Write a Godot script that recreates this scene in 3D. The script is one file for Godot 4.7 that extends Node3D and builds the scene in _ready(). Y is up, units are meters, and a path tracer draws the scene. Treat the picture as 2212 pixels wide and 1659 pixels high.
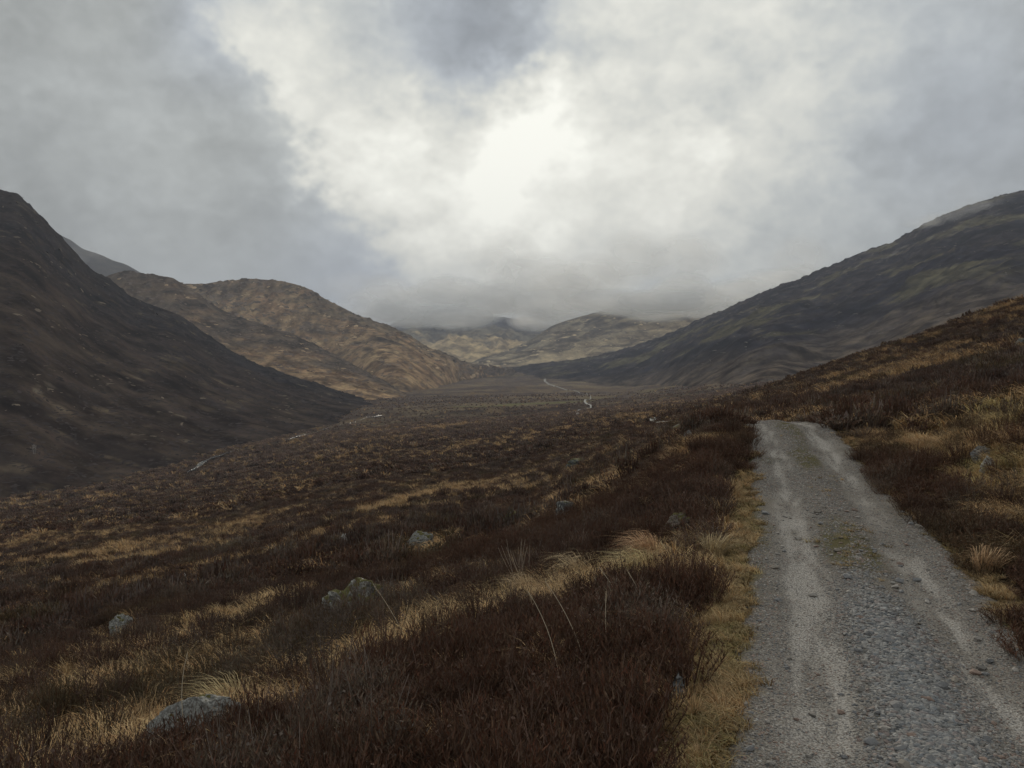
extends Node3D
# A glen under broken cloud: a stony hill track on the right, heather moor falling to a burn on the left, hills on both sides.
# Units are metres; the camera stands at the left edge of the track and looks along -z.

const EYE := 1.7
const F := 1700.0          # focal length in units of a 2212 x 1659 picture
const CU := 1106.0
const HV := 800.0          # row of the true horizon

var rng := RandomNumberGenerator.new()
var n_big := FastNoiseLite.new()
var n_mid := FastNoiseLite.new()
var n_fine := FastNoiseLite.new()
var n_ridge := FastNoiseLite.new()
var cam: Camera3D

func _ready() -> void:
	rng.seed = 20240
	setup_noise()
	make_camera()
	make_sky()
	make_height_table()
	make_materials()
	make_patches()
	make_ground()
	make_hills()
	make_hill_cover()
	make_clouds()
	make_water()
	make_far_paths()
	make_track()
	make_boulders()
	make_single_plants()
	make_heather_and_grass()

func setup_noise() -> void:
	for a in [[n_big, 11, 0.0035, 3], [n_mid, 12, 0.03, 3], [n_fine, 13, 0.35, 2], [n_ridge, 14, 0.006, 4]]:
		var n: FastNoiseLite = a[0]
		n.seed = a[1]
		n.noise_type = FastNoiseLite.TYPE_SIMPLEX_SMOOTH
		n.frequency = a[2]
		n.fractal_octaves = a[3]
	n_ridge.fractal_type = FastNoiseLite.FRACTAL_RIDGED

# ------------------------------------------------------------------ camera, sky, light
func make_camera() -> void:
	cam = Camera3D.new()
	cam.name = "camera"
	cam.projection = Camera3D.PROJECTION_FRUSTUM
	cam.near = 0.1
	cam.far = 20000.0
	cam.size = 2.0 * cam.near * 829.5 / F
	cam.frustum_offset = Vector2(0, -(829.5 - HV) / F * cam.near)
	cam.position = Vector3(0, EYE, 0)
	add_child(cam)
	cam.current = true

const SKY_GREY := [
	[163, 166, 172, 206, 190, 178, 152, 150, 198, 211, 209, 203, 184, 176, 170],
	[165, 168, 172, 214, 207, 184, 158, 148, 186, 210, 205, 208, 188, 176, 171],
	[168, 173, 175, 182, 216, 203, 178, 186, 214, 205, 200, 204, 184, 168, 162],
	[160, 171, 174, 177, 196, 232, 212, 240, 236, 222, 224, 205, 180, 166, 164],
	[154, 164, 168, 170, 172, 212, 238, 246, 226, 224, 210, 195, 175, 166, 164],
	[148, 152, 166, 166, 165, 178, 224, 234, 220, 214, 194, 184, 170, 165, 161],
	[150, 152, 168, 172, 168, 166, 186, 202, 200, 190, 182, 176, 169, 165, 163],
	[150, 152, 162, 166, 164, 154, 160, 168, 168, 168, 168, 166, 165, 164, 163],
	[150, 152, 158, 160, 160, 156, 156, 158, 158, 160, 160, 160, 160, 160, 160]]

func cubic(a: float, b: float, c: float, d: float, t: float) -> float:
	return b + 0.5 * t * (c - a + t * (2.0 * a - 5.0 * b + 4.0 * c - d + t * (3.0 * (b - c) + d - a)))

func sky_grey(gu: float, gv: float) -> float:
	var x := clampf(gu, 0.0, 13.999)
	var y := clampf(gv, 0.0, 7.999)
	var i := int(x)
	var j := int(y)
	var r := [0.0, 0.0, 0.0, 0.0]
	for k in 4:
		var row: Array = SKY_GREY[clampi(j + k - 1, 0, 8)]
		r[k] = cubic(row[maxi(i - 1, 0)], row[i], row[mini(i + 1, 14)], row[mini(i + 2, 14)], x - i)
	return cubic(r[0], r[1], r[2], r[3], y - j)

var n_sky := FastNoiseLite.new()
var n_warp := FastNoiseLite.new()

func blob(du: float, dv: float, s: float) -> float:
	return exp(-(du * du + dv * dv) / (2.0 * s * s))

# the radiance of the sky towards an azimuth (0 is ahead, right is positive) and an elevation
func sky_color(az: float, el: float) -> Color:
	var ca := cos(az)
	var dir := Vector3(sin(az) * cos(el), sin(el) * 1.35, -ca * cos(el))
	var w1 := n_warp.get_noise_3dv(dir * 3.4)
	var w2 := n_warp.get_noise_3dv(dir * 3.4 + Vector3(31.7, 5.1, 9.3))
	var w3 := n_warp.get_noise_3dv(dir * 13.0 + Vector3(1.7, 15.1, 3.3))
	var w4 := n_warp.get_noise_3dv(dir * 13.0 + Vector3(11.7, 2.1, 40.3))
	# the grid lies in the directions of the view; further round, the same cloud goes on mirrored and flatter
	var u := CU + F * tan(clampf(az, -0.8, 0.8))
	if absf(az) > 0.8:
		u += (az - signf(az) * 0.8) * F * 2.0
	var v := HV - F * tan(minf(el, 1.2)) / maxf(ca, 0.55)
	var w5 := n_warp.get_noise_3dv(dir * 42.0 + Vector3(3.0, 8.0, 1.0))
	var w6 := n_warp.get_noise_3dv(dir * 42.0 + Vector3(23.0, 4.0, 61.0))
	var w7 := n_warp.get_noise_3dv(dir * 120.0 + Vector3(3.0, 18.0, 71.0))
	var w8 := n_warp.get_noise_3dv(dir * 120.0 + Vector3(43.0, 4.0, 11.0))
	var out := clampf(maxf(absf(u - CU) / 1106.0 - 1.05, -v / 800.0 - 0.06), 0.0, 1.0)
	var uu := u + w1 * 80.0 + w3 * 62.0 + w5 * 44.0 + w7 * 18.0
	var vv := v + w2 * 60.0 + w4 * 50.0 + w6 * 40.0 + w8 * 18.0
	var gu := pingpong(uu / 158.0, 14.0)
	var gv := vv / 100.0
	if gv < 0.0:
		gv = pingpong(gv, 6.0)
	var g := sky_grey(gu, gv)
	g = lerpf(g, 0.35 * g + 0.65 * 184.0, smoothstep(0.0, 0.6, out))
	# the firm slanting edge of the grey cloud on the left
	var ax := uu - (430.0 + (vv - 100.0) * 0.95)
	var ex := clampf(ax * 0.72 / 26.0, -1.0, 1.0) * exp(-absf(ax) / 120.0) * smoothstep(40.0, 130.0, vv) * (1.0 - smoothstep(400.0, 520.0, vv)) * (1.0 - out)
	g += ex * (20.0 if ex > 0.0 else 12.0)
	var f1 := n_sky.get_noise_3dv(dir * 5.0 + Vector3(w3, w4, w1) * 0.5)
	var f2 := n_sky.get_noise_3dv(dir * 17.0 + Vector3(w1, w2, w3) * 0.9)
	var low := smoothstep(0.0, 0.2, el)
	g += f1 * 11.0 * (0.4 + 0.6 * low) + f2 * lerpf(15.0, 30.0, smoothstep(170.0, 215.0, g)) * low + n_sky.get_noise_3dv(dir * 60.0 + Vector3(w5, w6, w3)) * 11.0 * low
	var inside := 1.0 - smoothstep(0.2, 0.9, out)
	g += inside * (32.0 * blob(uu - 1185.0, vv - 215.0, 62.0) + 12.0 * blob(uu - 1150.0, vv - 305.0, 80.0) + 20.0 * blob(uu - 1500.0, vv - 292.0, 45.0) + 14.0 * blob(uu - 1080.0, vv - 430.0, 190.0))
	g *= 1.075 - 0.05 * (1.0 - smoothstep(350.0, 800.0, uu - (vv - 300.0) * 0.6)) - 0.035 * smoothstep(1650.0, 2000.0, uu)
	if g > 215.0:
		g = 215.0 + (g - 215.0) * 0.75
	g = clampf(g, 110.0, 262.0)
	var warm := smoothstep(182.0, 238.0, g)
	var blue := 0.02 + w1 * 0.16 + inside * (0.55 * blob(u - 1010.0, v - 70.0, 170.0) + 0.45 * blob(u - 2120.0, v - 230.0, 230.0) + 0.6 * blob(u - 480.0, v - 40.0, 110.0) + 0.5 * blob(u - 790.0, v - 620.0, 130.0))
	blue = clampf(blue * (1.0 - warm), 0.0, 1.0)
	var c := Color(g * lerpf(0.980, 0.940, blue), g * lerpf(1.0, 0.985, blue), g * lerpf(0.992, 1.06, blue)) / 255.0
	c = c.lerp(Color(g, g * 0.999, g * 0.962) / 255.0, warm)
	c.r = minf(c.r, 1.06)
	c.g = minf(c.g, 1.06)
	c.b = minf(c.b, 1.06)
	c.a = 1.0
	var l := c.srgb_to_linear()
	l.a = 1.0
	return l

func make_sky() -> void:
	n_warp.seed = 5
	n_warp.frequency = 0.5
	n_warp.fractal_octaves = 5
	n_warp.fractal_gain = 0.56
	n_sky.seed = 8
	n_sky.frequency = 0.5
	n_sky.fractal_octaves = 6
	n_sky.fractal_gain = 0.58
	var w := 512
	var h := 256
	var coarse := Image.create_empty(w, h, false, Image.FORMAT_RGBAF)
	for j in h:
		var el := PI * (0.5 - (j + 0.5) / h)
		for i in w:
			var az := wrapf((i + 0.5) / w * TAU, -PI, PI)
			coarse.set_pixel(i, j, sky_color(az, maxf(el, -0.02)))
	var k := 6
	coarse.resize(w * k, h * k, Image.INTERPOLATE_CUBIC)
	var ww := w * k
	var hh := h * k
	var reach := int(ww * 40.0 / 360.0)
	for j in range(int(hh * 0.5 - hh * 36.0 / 180.0), int(hh * 0.5 + hh * 1.0 / 180.0)):
		var el := PI * (0.5 - (j + 0.5) / hh)
		for i in range(-reach, reach):
			coarse.set_pixel(posmod(i, ww), j, sky_color((i + 0.5) / ww * TAU, maxf(el, -0.02)))
	var pano := PanoramaSkyMaterial.new()
	pano.panorama = ImageTexture.create_from_image(coarse)
	var sky := Sky.new()
	sky.sky_material = pano
	var env := Environment.new()
	env.background_mode = Environment.BG_SKY
	env.sky = sky
	env.tonemap_mode = Environment.TONE_MAPPER_LINEAR
	env.tonemap_exposure = 1.08
	env.sdfgi_enabled = true
	env.ssao_enabled = true
	env.ssil_enabled = true
	env.fog_enabled = true
	env.fog_density = 0.00013
	env.fog_light_color = Color(0.90, 0.93, 1.0)
	var we := WorldEnvironment.new()
	we.name = "world_environment"
	we.environment = env
	add_child(we)
	var sun := DirectionalLight3D.new()
	sun.name = "sun"
	sun.light_energy = 0.5
	sun.light_color = Color(1.0, 0.95, 0.86)
	sun.light_angular_distance = 14.0
	sun.shadow_enabled = true
	add_child(sun)
	var to_sun := Vector3((1180.0 - CU) / F, (HV - 215.0) / F, -1.0).normalized()
	sun.look_at_from_position(Vector3.ZERO, -to_sun, Vector3.UP)

# ------------------------------------------------------------------ the lie of the land
# Heights along rays of the compass round the camera. Each row: picture column (or compass angle), heights at 2 to 16 m, then rows of the picture at 25 m to 4.2 km.
const RANGES := [0.0, 2.0, 4.0, 7.0, 11.0, 16.0, 25.0, 40.0, 70.0, 120.0, 200.0, 350.0, 600.0, 1000.0, 1600.0, 2600.0, 4200.0]
const LAND := [
	[0.0, [-.05, -.35, -1.2, -2.2, -3.5], [1390, 1300, 1225, 1165, 1125, 1080, 1000, 930, 870, 820, 800]],
	[400.0, [-.05, -.3, -1.15, -1.9, -2.8], [1300, 1230, 1165, 1115, 1075, 1028, 946, 890, 850, 815, 798]],
	[760.0, [-.03, -.2, -.8, -1.6, -2.7], [1200, 1145, 1090, 1040, 1002, 955, 912, 866, 835, 800, 790]],
	[1106.0, [0, -.12, -.5, -1.1, -1.9], [1155, 1105, 1042, 990, 955, 922, 888, 852, 822, 790, 788]],
	[1300.0, [0, -.05, -.3, -.7, -1.15], [1060, 1018, 972, 940, 918, 898, 878, 852, 822, 788, 786]],
	[1500.0, [0, 0, -.05, -.08, .1], [952, 925, 905, 893, 880, 872, 852, 830, 808, 785, 780]],
	[1650.0, [0, 0, 0, .05, .38], [925, 888, 862, 847, 850, 842, 830, 815, 800, 782, 778]],
	[1800.0, [0, 0, 0, .12, .5], [905, 868, 826, 791, 800, 815, 805, 795, 785, 775, 770]],
	[2000.0, [0, 0, .02, .25, .5], [890, 832, 780, 728, 748, 770, 770, 765, 760, 755, 750]],
	[2212.0, [0, 0, .25, .7, 1.0], [848, 780, 712, 652, 690, 720, 730, 730, 730, 730, 730]],
	[2800.0, [.05, .3, .9, 1.4, 2.0], [770, 700, 620, 560, 600, 650, 680, 690, 700, 700, 700]]]
const LAND_ROUND := [
	[-180.0, [0, 0, -.1, -.2, -.3, -.5, -1, -2, -4, -7, -12, -20, -30, -40, -50, -60]],
	[-90.0, [-.1, -.5, -1.5, -3, -5, -8, -13, -20, -28, -38, -48, -52, -52, -52, -50, -50]],
	[-50.0, [-.05, -.4, -1.3, -2.5, -4.2, -6.5, -10, -15.5, -23, -34, -49, -52, -52, -52, -50, -40]],
	[90.0, [.1, .4, 1, 1.8, 3, 5, 9, 17, 30, 40, 46, 50, 52, 55, 60, 70]],
	[180.0, [0, 0, -.1, -.2, -.3, -.5, -1, -2, -4, -7, -12, -20, -30, -40, -50, -60]]]
const TH_N := 721
const RH_N := 220
var land := PackedFloat32Array()
var rho_max := log(4200.0 + 1.5) - log(1.5)

func rho_of(r: float) -> float:
	return (log(r + 1.5) - log(1.5)) / rho_max

func hermite(xs: Array, ys: Array, x: float) -> float:
	var n := xs.size()
	if x <= xs[0]:
		return ys[0]
	if x >= xs[n - 1]:
		return ys[n - 1]
	var i := 0
	while xs[i + 1] < x:
		i += 1
	var h: float = xs[i + 1] - xs[i]
	var d: float = (ys[i + 1] - ys[i]) / h
	var m0 := d
	var m1 := d
	if i > 0:
		var dp: float = (ys[i] - ys[i - 1]) / (xs[i] - xs[i - 1])
		m0 = 0.0 if dp * d <= 0.0 else 2.0 * dp * d / (dp + d)
	if i < n - 2:
		var dn: float = (ys[i + 2] - ys[i + 1]) / (xs[i + 2] - xs[i + 1])
		m1 = 0.0 if dn * d <= 0.0 else 2.0 * dn * d / (dn + d)
	var t := (x - float(xs[i])) / h
	var t2 := t * t
	var t3 := t2 * t
	return (2.0 * t3 - 3.0 * t2 + 1.0) * ys[i] + (t3 - 2.0 * t2 + t) * h * m0 + (3.0 * t2 - 2.0 * t3) * ys[i + 1] + (t3 - t2) * h * m1

func make_height_table() -> void:
	var rays := []
	for a in LAND:
		var th := atan((float(a[0]) - CU) / F)
		var hs := [0.0]
		hs.append_array(a[1])
		for k in 11:
			hs.append(EYE - float(RANGES[k + 6]) * cos(th) * (float(a[2][k]) - HV) / F)
		rays.append([rad_to_deg(th), hs])
	for a in LAND_ROUND:
		var hs := [0.0]
		hs.append_array(a[1])
		rays.append([a[0], hs])
	rays.sort_custom(func(p, q): return p[0] < q[0])
	var rhos := []
	for r in RANGES:
		rhos.append(rho_of(r))
	var angles := []
	var profiles := []
	for a in rays:
		angles.append(a[0])
		var p := PackedFloat32Array()
		for j in RH_N:
			p.append(hermite(rhos, a[1], float(j) / (RH_N - 1)))
		profiles.append(p)
	land.resize(TH_N * RH_N)
	for j in RH_N:
		var ys := []
		for p in profiles:
			ys.append(p[j])
		for i in TH_N:
			land[i * RH_N + j] = hermite(angles, ys, -180.0 + i * 0.5)

func land_at(th: float, r: float) -> float:
	var x := clampf((rad_to_deg(th) + 180.0) * 2.0, 0.0, TH_N - 1.001)
	var y := clampf(rho_of(r), 0.0, 1.0) * (RH_N - 1.001)
	var i := int(x)
	var j := int(y)
	var fx := x - i
	var fy := y - j
	var at := i * RH_N + j
	return lerpf(lerpf(land[at], land[at + 1], fy), lerpf(land[at + RH_N], land[at + RH_N + 1], fy), fx)

const TRACK_D := [-60.0, -8.0, 0.0, 3.4, 5.8, 10.0, 13.7, 17.0, 21.0, 30.0]
const TRACK_X := [-22.0, -2.0, 0.76, 1.85, 2.66, 4.0, 5.06, 5.86, 6.5, 6.2]
const TRACK_H := [-2.0, -0.1, 0.0, 0.0, 0.0, 0.02, 0.26, 0.52, 0.30, -0.4]
const TRACK_HALF := 0.85

# across the track from its middle line, in metres (large when nowhere near)
func track_off(x: float, z: float) -> float:
	if -z > 30.0 or -z < -60.0 or absf(x) > 25.0:
		return 99.0
	return (x - hermite(TRACK_D, TRACK_X, -z)) * 0.957

func ground(x: float, z: float) -> float:
	var r := sqrt(x * x + z * z)
	var h := land_at(atan2(x, -z), r)
	var q := absf(track_off(x, z))
	var near_track := (1.0 - smoothstep(TRACK_HALF, TRACK_HALF + 1.8, q)) * (1.0 - smoothstep(16.5, 20.5, -z))
	var rough := smoothstep(1.0, 12.0, r)
	var far := smoothstep(30.0, 160.0, r)
	var b := n_fine.get_noise_2d(x, z) * 0.10 * (0.4 + rough) * (1.0 - smoothstep(120.0, 260.0, r))
	b += n_mid.get_noise_2d(x, z) * (0.18 * rough + 0.7 * far)
	b += n_mid.get_noise_2d(x * 0.22 + 77.0, z * 0.22) * 3.2 * smoothstep(120.0, 700.0, r)
	h += b * (1.0 - near_track)
	if near_track > 0.0:
		h = lerpf(h, hermite(TRACK_D, TRACK_H, -z), near_track)
	return h

# the point of the ground that the picture shows at column u, row v
func spot(u: float, v: float, from := 2.2, lift := 0.0, to := 4000.0) -> Vector3:
	var s := (u - CU) / F
	var t := (v - HV) / F
	var d := from
	var was := d
	while d < to:
		if ground(s * d, -d) + lift >= EYE - d * t:
			break
		was = d
		d *= 1.01
		d += 0.02
	for k in 14:
		var m := 0.5 * (was + d)
		if ground(s * m, -m) + lift >= EYE - m * t:
			d = m
		else:
			was = m
	return Vector3(s * d, ground(s * d, -d), -d)

# ------------------------------------------------------------------ materials
var mat := {}

func noise_texture(size: int, freq: float, oct: int, sd: int, ramp: Array, normal := false) -> NoiseTexture2D:
	var n := FastNoiseLite.new()
	n.seed = sd
	n.noise_type = FastNoiseLite.TYPE_SIMPLEX_SMOOTH
	n.frequency = freq
	n.fractal_octaves = oct
	n.fractal_gain = 0.68 if oct > 6 else 0.5
	var t := NoiseTexture2D.new()
	t.width = size
	t.height = size
	t.seamless = true
	t.noise = n
	if normal:
		t.as_normal_map = true
		t.bump_strength = 6.0
	else:
		var g := Gradient.new()
		g.offsets = PackedFloat32Array([0.25, 0.5, 0.78])
		g.colors = PackedColorArray([ramp[0], ramp[1], ramp[2]])
		t.color_ramp = g
	return t

func land_material(called: String, metres: float, sd: int, bump: float) -> StandardMaterial3D:
	var m := StandardMaterial3D.new()
	m.resource_name = called
	m.vertex_color_use_as_albedo = true
	m.roughness = 1.0
	m.specular_mode = BaseMaterial3D.SPECULAR_DISABLED
	m.albedo_texture = noise_texture(1024, 0.006, 8, sd, [Color(0.40, 0.38, 0.37), Color(0.76, 0.75, 0.74), Color(1.0, 1.0, 0.98)])
	m.uv1_triplanar = true
	m.uv1_world_triplanar = true
	m.uv1_scale = Vector3.ONE / metres
	m.heightmap_enabled = bump > 0.0
	if bump > 0.0:
		m.heightmap_texture = noise_texture(1024, 0.025, 5, sd + 1, [Color.BLACK, Color(0.5, 0.5, 0.5), Color.WHITE])
		m.heightmap_scale = bump * 100.0
	return m

func make_materials() -> void:
	mat.ground = land_material("moor ground", 4.0, 31, 0.10)
	mat.hill = land_material("hill turf", 260.0, 41, 0.0)
	mat.far_hill = land_material("far hill turf", 700.0, 51, 0.0)

# ------------------------------------------------------------------ grass among the heather
var patches := []      # [a, b, half width, strength, kind] in the ground plane

func patch(pts: Array, width: float, strength := 1.0, kind := 0) -> void:
	for k in pts.size() - 1:
		var a := spot(pts[k].x, pts[k].y, 2.2, 0.22)
		var b := spot(pts[k + 1].x, pts[k + 1].y, 2.2, 0.22)
		patches.append([Vector2(a.x, a.z), Vector2(b.x, b.z), width, strength, kind, (Vector2(a.x, a.z) + Vector2(b.x, b.z)) * 0.5, Vector2(a.x, a.z).distance_to(Vector2(b.x, b.z)) * 0.5 + width * 1.6])

# knolls of grass, heather banks and bare rock that stand out of the turf of a hill
func hill_cover(kind: int, count: int, size: float, pale: Color, dark: Color, share: float, label: String) -> void:
	var pos: PackedVector3Array = hill_grids[kind][0]
	var nx: int = hill_grids[kind][1]
	var rows: int = hill_grids[kind][2]
	var shape := [lump(700, Vector3(1.0, 0.22, 0.8), 0.5, 2), lump(709, Vector3(1.2, 0.18, 0.7), 0.6, 2)]
	var where := [[], []]
	var cols := [[], []]
	for n in count:
		var i := rng.randi_range(1, nx - 2)
		var j := rng.randi_range(2, rows - 2)
		var p := pos[j * nx + i].lerp(pos[(j + 1) * nx + i + 1], rng.randf())
		var clump := n_mid.get_noise_3d(p.x * 0.5, p.y * 1.5, p.z * 0.5) * 0.9 + n_mid.get_noise_3d(p.x * 2.0, p.y * 5.0, p.z * 2.0) * 0.5
		var light := rng.randf() < share
		if (clump < (0.3 if light else 0.12)) == light:
			continue
		var s := size * (0.35 + 0.9 * pow(rng.randf(), 2.0)) * (-p.z / 700.0 * 0.6 + 0.4)
		var along := pos[j * nx + i + 1] - pos[j * nx + i]
		# they lie along the contour
		var up := (pos[(j + 1) * nx + i] - pos[j * nx + i]).cross(along).normalized()
		if up.y < 0.0:
			up = -up
		var level := up.cross(Vector3.UP).normalized()
		var b := Basis(level, up, level.cross(up).normalized()).rotated(up, rng.randfn(0.0, 0.4))
		var k := n % 2
		where[k].append(Transform3D(b.scaled_local(Vector3(s * rng.randf_range(1.0, 2.4), s * 0.9, s)), p - up * s * 0.1))
		cols[k].append(tint(pale if light else dark, rng.randf_range(0.6, 1.3)))
	var all := mass("rocks", label, "rocks")
	for k in 2:
		multi("knolls", shape[k], mat.knoll, where[k], cols[k], "", all)

func px(list: Array) -> Array:
	var out := []
	for k in range(0, list.size(), 2):
		out.append(Vector2(list[k], list[k + 1]))
	return out

func make_patches() -> void:
	# kind 0 straw, 1 green; a negative strength is pure heather
	patch(px([1480, 1420, 1150, 1400, 700, 1480, 480, 1600]), 0.9, -1.0)
	patch(px([1480, 1560, 1000, 1600, 600, 1640]), 1.1, -1.0)
	patch(px([1400, 1290, 1250, 1330, 1000, 1400]), 0.7, -1.0)
	patch(px([1560, 930, 1480, 985, 1400, 1080, 1250, 1140]), 1.3, -1.0)
	patch(px([1590, 1050, 1560, 1100]), 0.5, -1.0)
	pass
	patch(px([1650, 880, 1850, 850, 2100, 790]), 3.0, -0.8)
	patch(px([600, 1240, 420, 1280, 200, 1330]), 1.2, -0.9)
	patch(px([700, 1400, 420, 1440, 330, 1480]), 0.9, -0.8)
	# the pale band under the near bank and the verge of the track
	patch(px([1560, 1150, 1400, 1185, 1260, 1215, 1100, 1265, 930, 1310, 760, 1375]), 0.75, 1.0)
	patch(px([760, 1375, 640, 1440, 540, 1490, 420, 1510, 280, 1530]), 0.75, 0.9)
	patch(px([1400, 1160, 1480, 1170]), 0.5, 1.0)
	patch(px([1585, 1020, 1600, 1090, 1570, 1160, 1590, 1230, 1560, 1330, 1520, 1420]), 0.20, 1.0)
	patch(px([1520, 1420, 1530, 1520, 1500, 1600, 1520, 1700]), 0.22, 1.0)
	patch(px([1630, 1190, 1640, 1290, 1610, 1370]), 0.13, 0.9, 1)
	patch(px([900, 1190, 960, 1170, 1000, 1150]), 0.9, 0.85)
	patch(px([880, 1250, 960, 1230, 1080, 1210]), 0.6, 0.8)
	patch(px([1170, 1085, 1260, 1055, 1360, 1022]), 0.6, 1.0)
	patch(px([800, 1100, 880, 1075, 970, 1055]), 1.5, 1.0)
	patch(px([980, 1055, 1180, 1040]), 1.2, 0.6)
	patch(px([190, 1215, 350, 1195, 460, 1172]), 1.0, 0.8)
	patch(px([390, 1225, 540, 1200, 630, 1175]), 0.9, 0.85)
	patch(px([0, 1470, 150, 1440, 330, 1380, 480, 1330]), 0.9, 0.7)
	patch(px([180, 1400, 300, 1370, 420, 1330, 560, 1290, 660, 1260]), 0.7, 0.75)
	patch(px([0, 1640, 60, 1610, 120, 1590]), 0.5, 0.8)
	patch(px([260, 1640, 120, 1600]), 0.4, 0.6)
	patch(px([640, 1320, 720, 1300]), 0.5, 0.5)
	patch(px([1450, 970, 1515, 935]), 0.7, 0.9)
	patch(px([1700, 870, 1900, 800, 2050, 745]), 1.2, 0.55)
	patch(px([0, 1430, 160, 1390, 330, 1340, 480, 1300]), 0.8, 0.6)
	patch(px([0, 1530, 140, 1500, 280, 1450, 430, 1400, 560, 1350]), 0.8, 0.7)
	patch(px([0, 1600, 120, 1560, 240, 1540]), 0.5, 0.8)
	patch(px([0, 1300, 250, 1265, 420, 1245]), 0.9, 0.5)
	# the right-hand bank: yellow and brown grass with some green
	patch(px([1930, 880, 2100, 870, 2260, 850]), 2.4, 0.8)
	patch(px([2020, 930, 2130, 930, 2260, 920]), 1.6, 0.85)
	patch(px([2010, 1030, 2120, 1050, 2240, 1030]), 0.9, 0.85)
	patch(px([2090, 1130, 2180, 1170, 2240, 1200]), 0.5, 0.7)
	patch(px([1960, 980, 2080, 1000, 2230, 960]), 0.8, 0.8, 1)
	patch(px([2130, 870, 2260, 880]), 0.6, 0.8, 1)
	patch(px([2080, 1080, 2240, 1100]), 0.5, 0.8)
	patch(px([1850, 955, 1900, 1020, 1980, 1100, 2080, 1170, 2200, 1230]), 0.75, -1.0)
	patch(px([2070, 1190, 2140, 1215, 2190, 1250]), 0.2, 1.0)
	patch(px([1800, 925, 1760, 915]), 0.3, 0.9)
	# flats and haughs along the burn
	patch(px([1010, 879, 1120, 873, 1260, 866]), 13.0, 0.95, 1)
	patch(px([1270, 862, 1400, 845, 1560, 822]), 16.0, 0.5, 1)
	patch(px([1120, 845, 1280, 838, 1440, 838]), 18.0, 0.4)
	patch(px([930, 925, 1020, 915]), 14.0, 0.8)
	patch(px([1080, 950, 1240, 920, 1380, 895]), 2.4, 0.75)
	patch(px([1080, 812, 1200, 806]), 34.0, 0.5, 1)
	patch(px([880, 845, 1000, 835]), 24.0, 0.4)

# how much of the cover here is pale grass (0 heather, 1 grass), and how green it is
func cover(x: float, z: float, y: float) -> Vector2:
	var r := sqrt(x * x + z * z)
	# tongues of grass follow the contours of the slope
	var a := n_mid.get_noise_3d(x * 0.9, y * 5.5, z * 0.9)
	var b := n_mid.get_noise_3d(x * 4.0 + 50.0, y * 9.0, z * 4.0)
	var c := n_big.get_noise_2d(x * 2.0, z * 2.0)
	var g := smoothstep(0.05, 0.5, a * 0.7 + b * 0.55 + c * 0.35 - 0.04)
	g *= 0.68
	var green := 0.0
	var p := Vector2(x, z)
	for t in patches:
		var off: Vector2 = p - t[5]
		if absf(off.x) > t[6] or absf(off.y) > t[6]:
			continue
		var ab: Vector2 = t[1] - t[0]
		var k := clampf((p - t[0]).dot(ab) / maxf(ab.length_squared(), 1e-4), 0.0, 1.0)
		var q: float = p.distance_to(t[0] + ab * k) / t[2] + b * 0.5
		var s: float = (1.0 - smoothstep(0.6, 1.15, q)) * absf(t[3])
		if t[3] < 0.0:
			g *= 1.0 - s
		else:
			g = maxf(g, s)
			if t[4] == 1:
				green = maxf(green, s)
	return Vector2(clampf(g, 0.0, 1.0), green)

# ------------------------------------------------------------------ meshes
func structure(called: String, mesh: Mesh, m: Material, label := "", parent: Node = self) -> MeshInstance3D:
	var o := MeshInstance3D.new()
	o.name = called
	o.mesh = mesh
	o.material_override = m
	if parent == self:
		o.set_meta("kind", "structure")
		if label:
			o.set_meta("label", label)
	parent.add_child(o, true)
	return o

func sheet(pos: PackedVector3Array, col: PackedColorArray, nx: int, ny: int) -> ArrayMesh:
	var idx := PackedInt32Array()
	idx.resize((nx - 1) * (ny - 1) * 6)
	var k := 0
	for j in ny - 1:
		for i in nx - 1:
			var a := j * nx + i
			idx[k] = a; idx[k + 1] = a + nx; idx[k + 2] = a + 1
			idx[k + 3] = a + 1; idx[k + 4] = a + nx; idx[k + 5] = a + nx + 1
			k += 6
	var arrays := []
	arrays.resize(Mesh.ARRAY_MAX)
	arrays[Mesh.ARRAY_VERTEX] = pos
	arrays[Mesh.ARRAY_COLOR] = col
	arrays[Mesh.ARRAY_INDEX] = idx
	var st := SurfaceTool.new()
	st.create_from_arrays(arrays)
	st.generate_normals()
	var am := ArrayMesh.new()
	return st.commit(am)

func tint(c: Color, k: float) -> Color:
	return Color(c.r * k, c.g * k, c.b * k)

const HEATHER := Color(0.080, 0.050, 0.038)
const HEATHER_DARK := Color(0.056, 0.039, 0.032)
const STRAW := Color(0.38, 0.275, 0.16)
const GREEN := Color(0.17, 0.17, 0.065)

func ground_color(x: float, y: float, z: float) -> Color:
	var c := cover(x, z, y)
	var n := n_mid.get_noise_3d(x * 1.7, y * 6.0, z * 1.7 + 90.0)
	var base := HEATHER.lerp(HEATHER_DARK, clampf(0.5 + n * 1.2, 0.0, 1.0))
	var r := sqrt(x * x + z * z)
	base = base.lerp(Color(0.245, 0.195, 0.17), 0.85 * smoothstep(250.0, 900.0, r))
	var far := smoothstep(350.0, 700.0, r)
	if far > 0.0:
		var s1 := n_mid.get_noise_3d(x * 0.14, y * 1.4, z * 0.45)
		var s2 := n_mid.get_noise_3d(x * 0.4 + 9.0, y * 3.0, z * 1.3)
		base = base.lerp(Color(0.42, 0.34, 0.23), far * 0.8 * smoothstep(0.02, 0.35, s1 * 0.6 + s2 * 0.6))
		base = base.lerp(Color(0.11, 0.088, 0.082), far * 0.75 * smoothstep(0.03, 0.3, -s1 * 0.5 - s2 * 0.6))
	var g := STRAW.lerp(GREEN.lerp(Color(0.34, 0.33, 0.16), far), c.y)
	return base.lerp(g, c.x)

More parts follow.
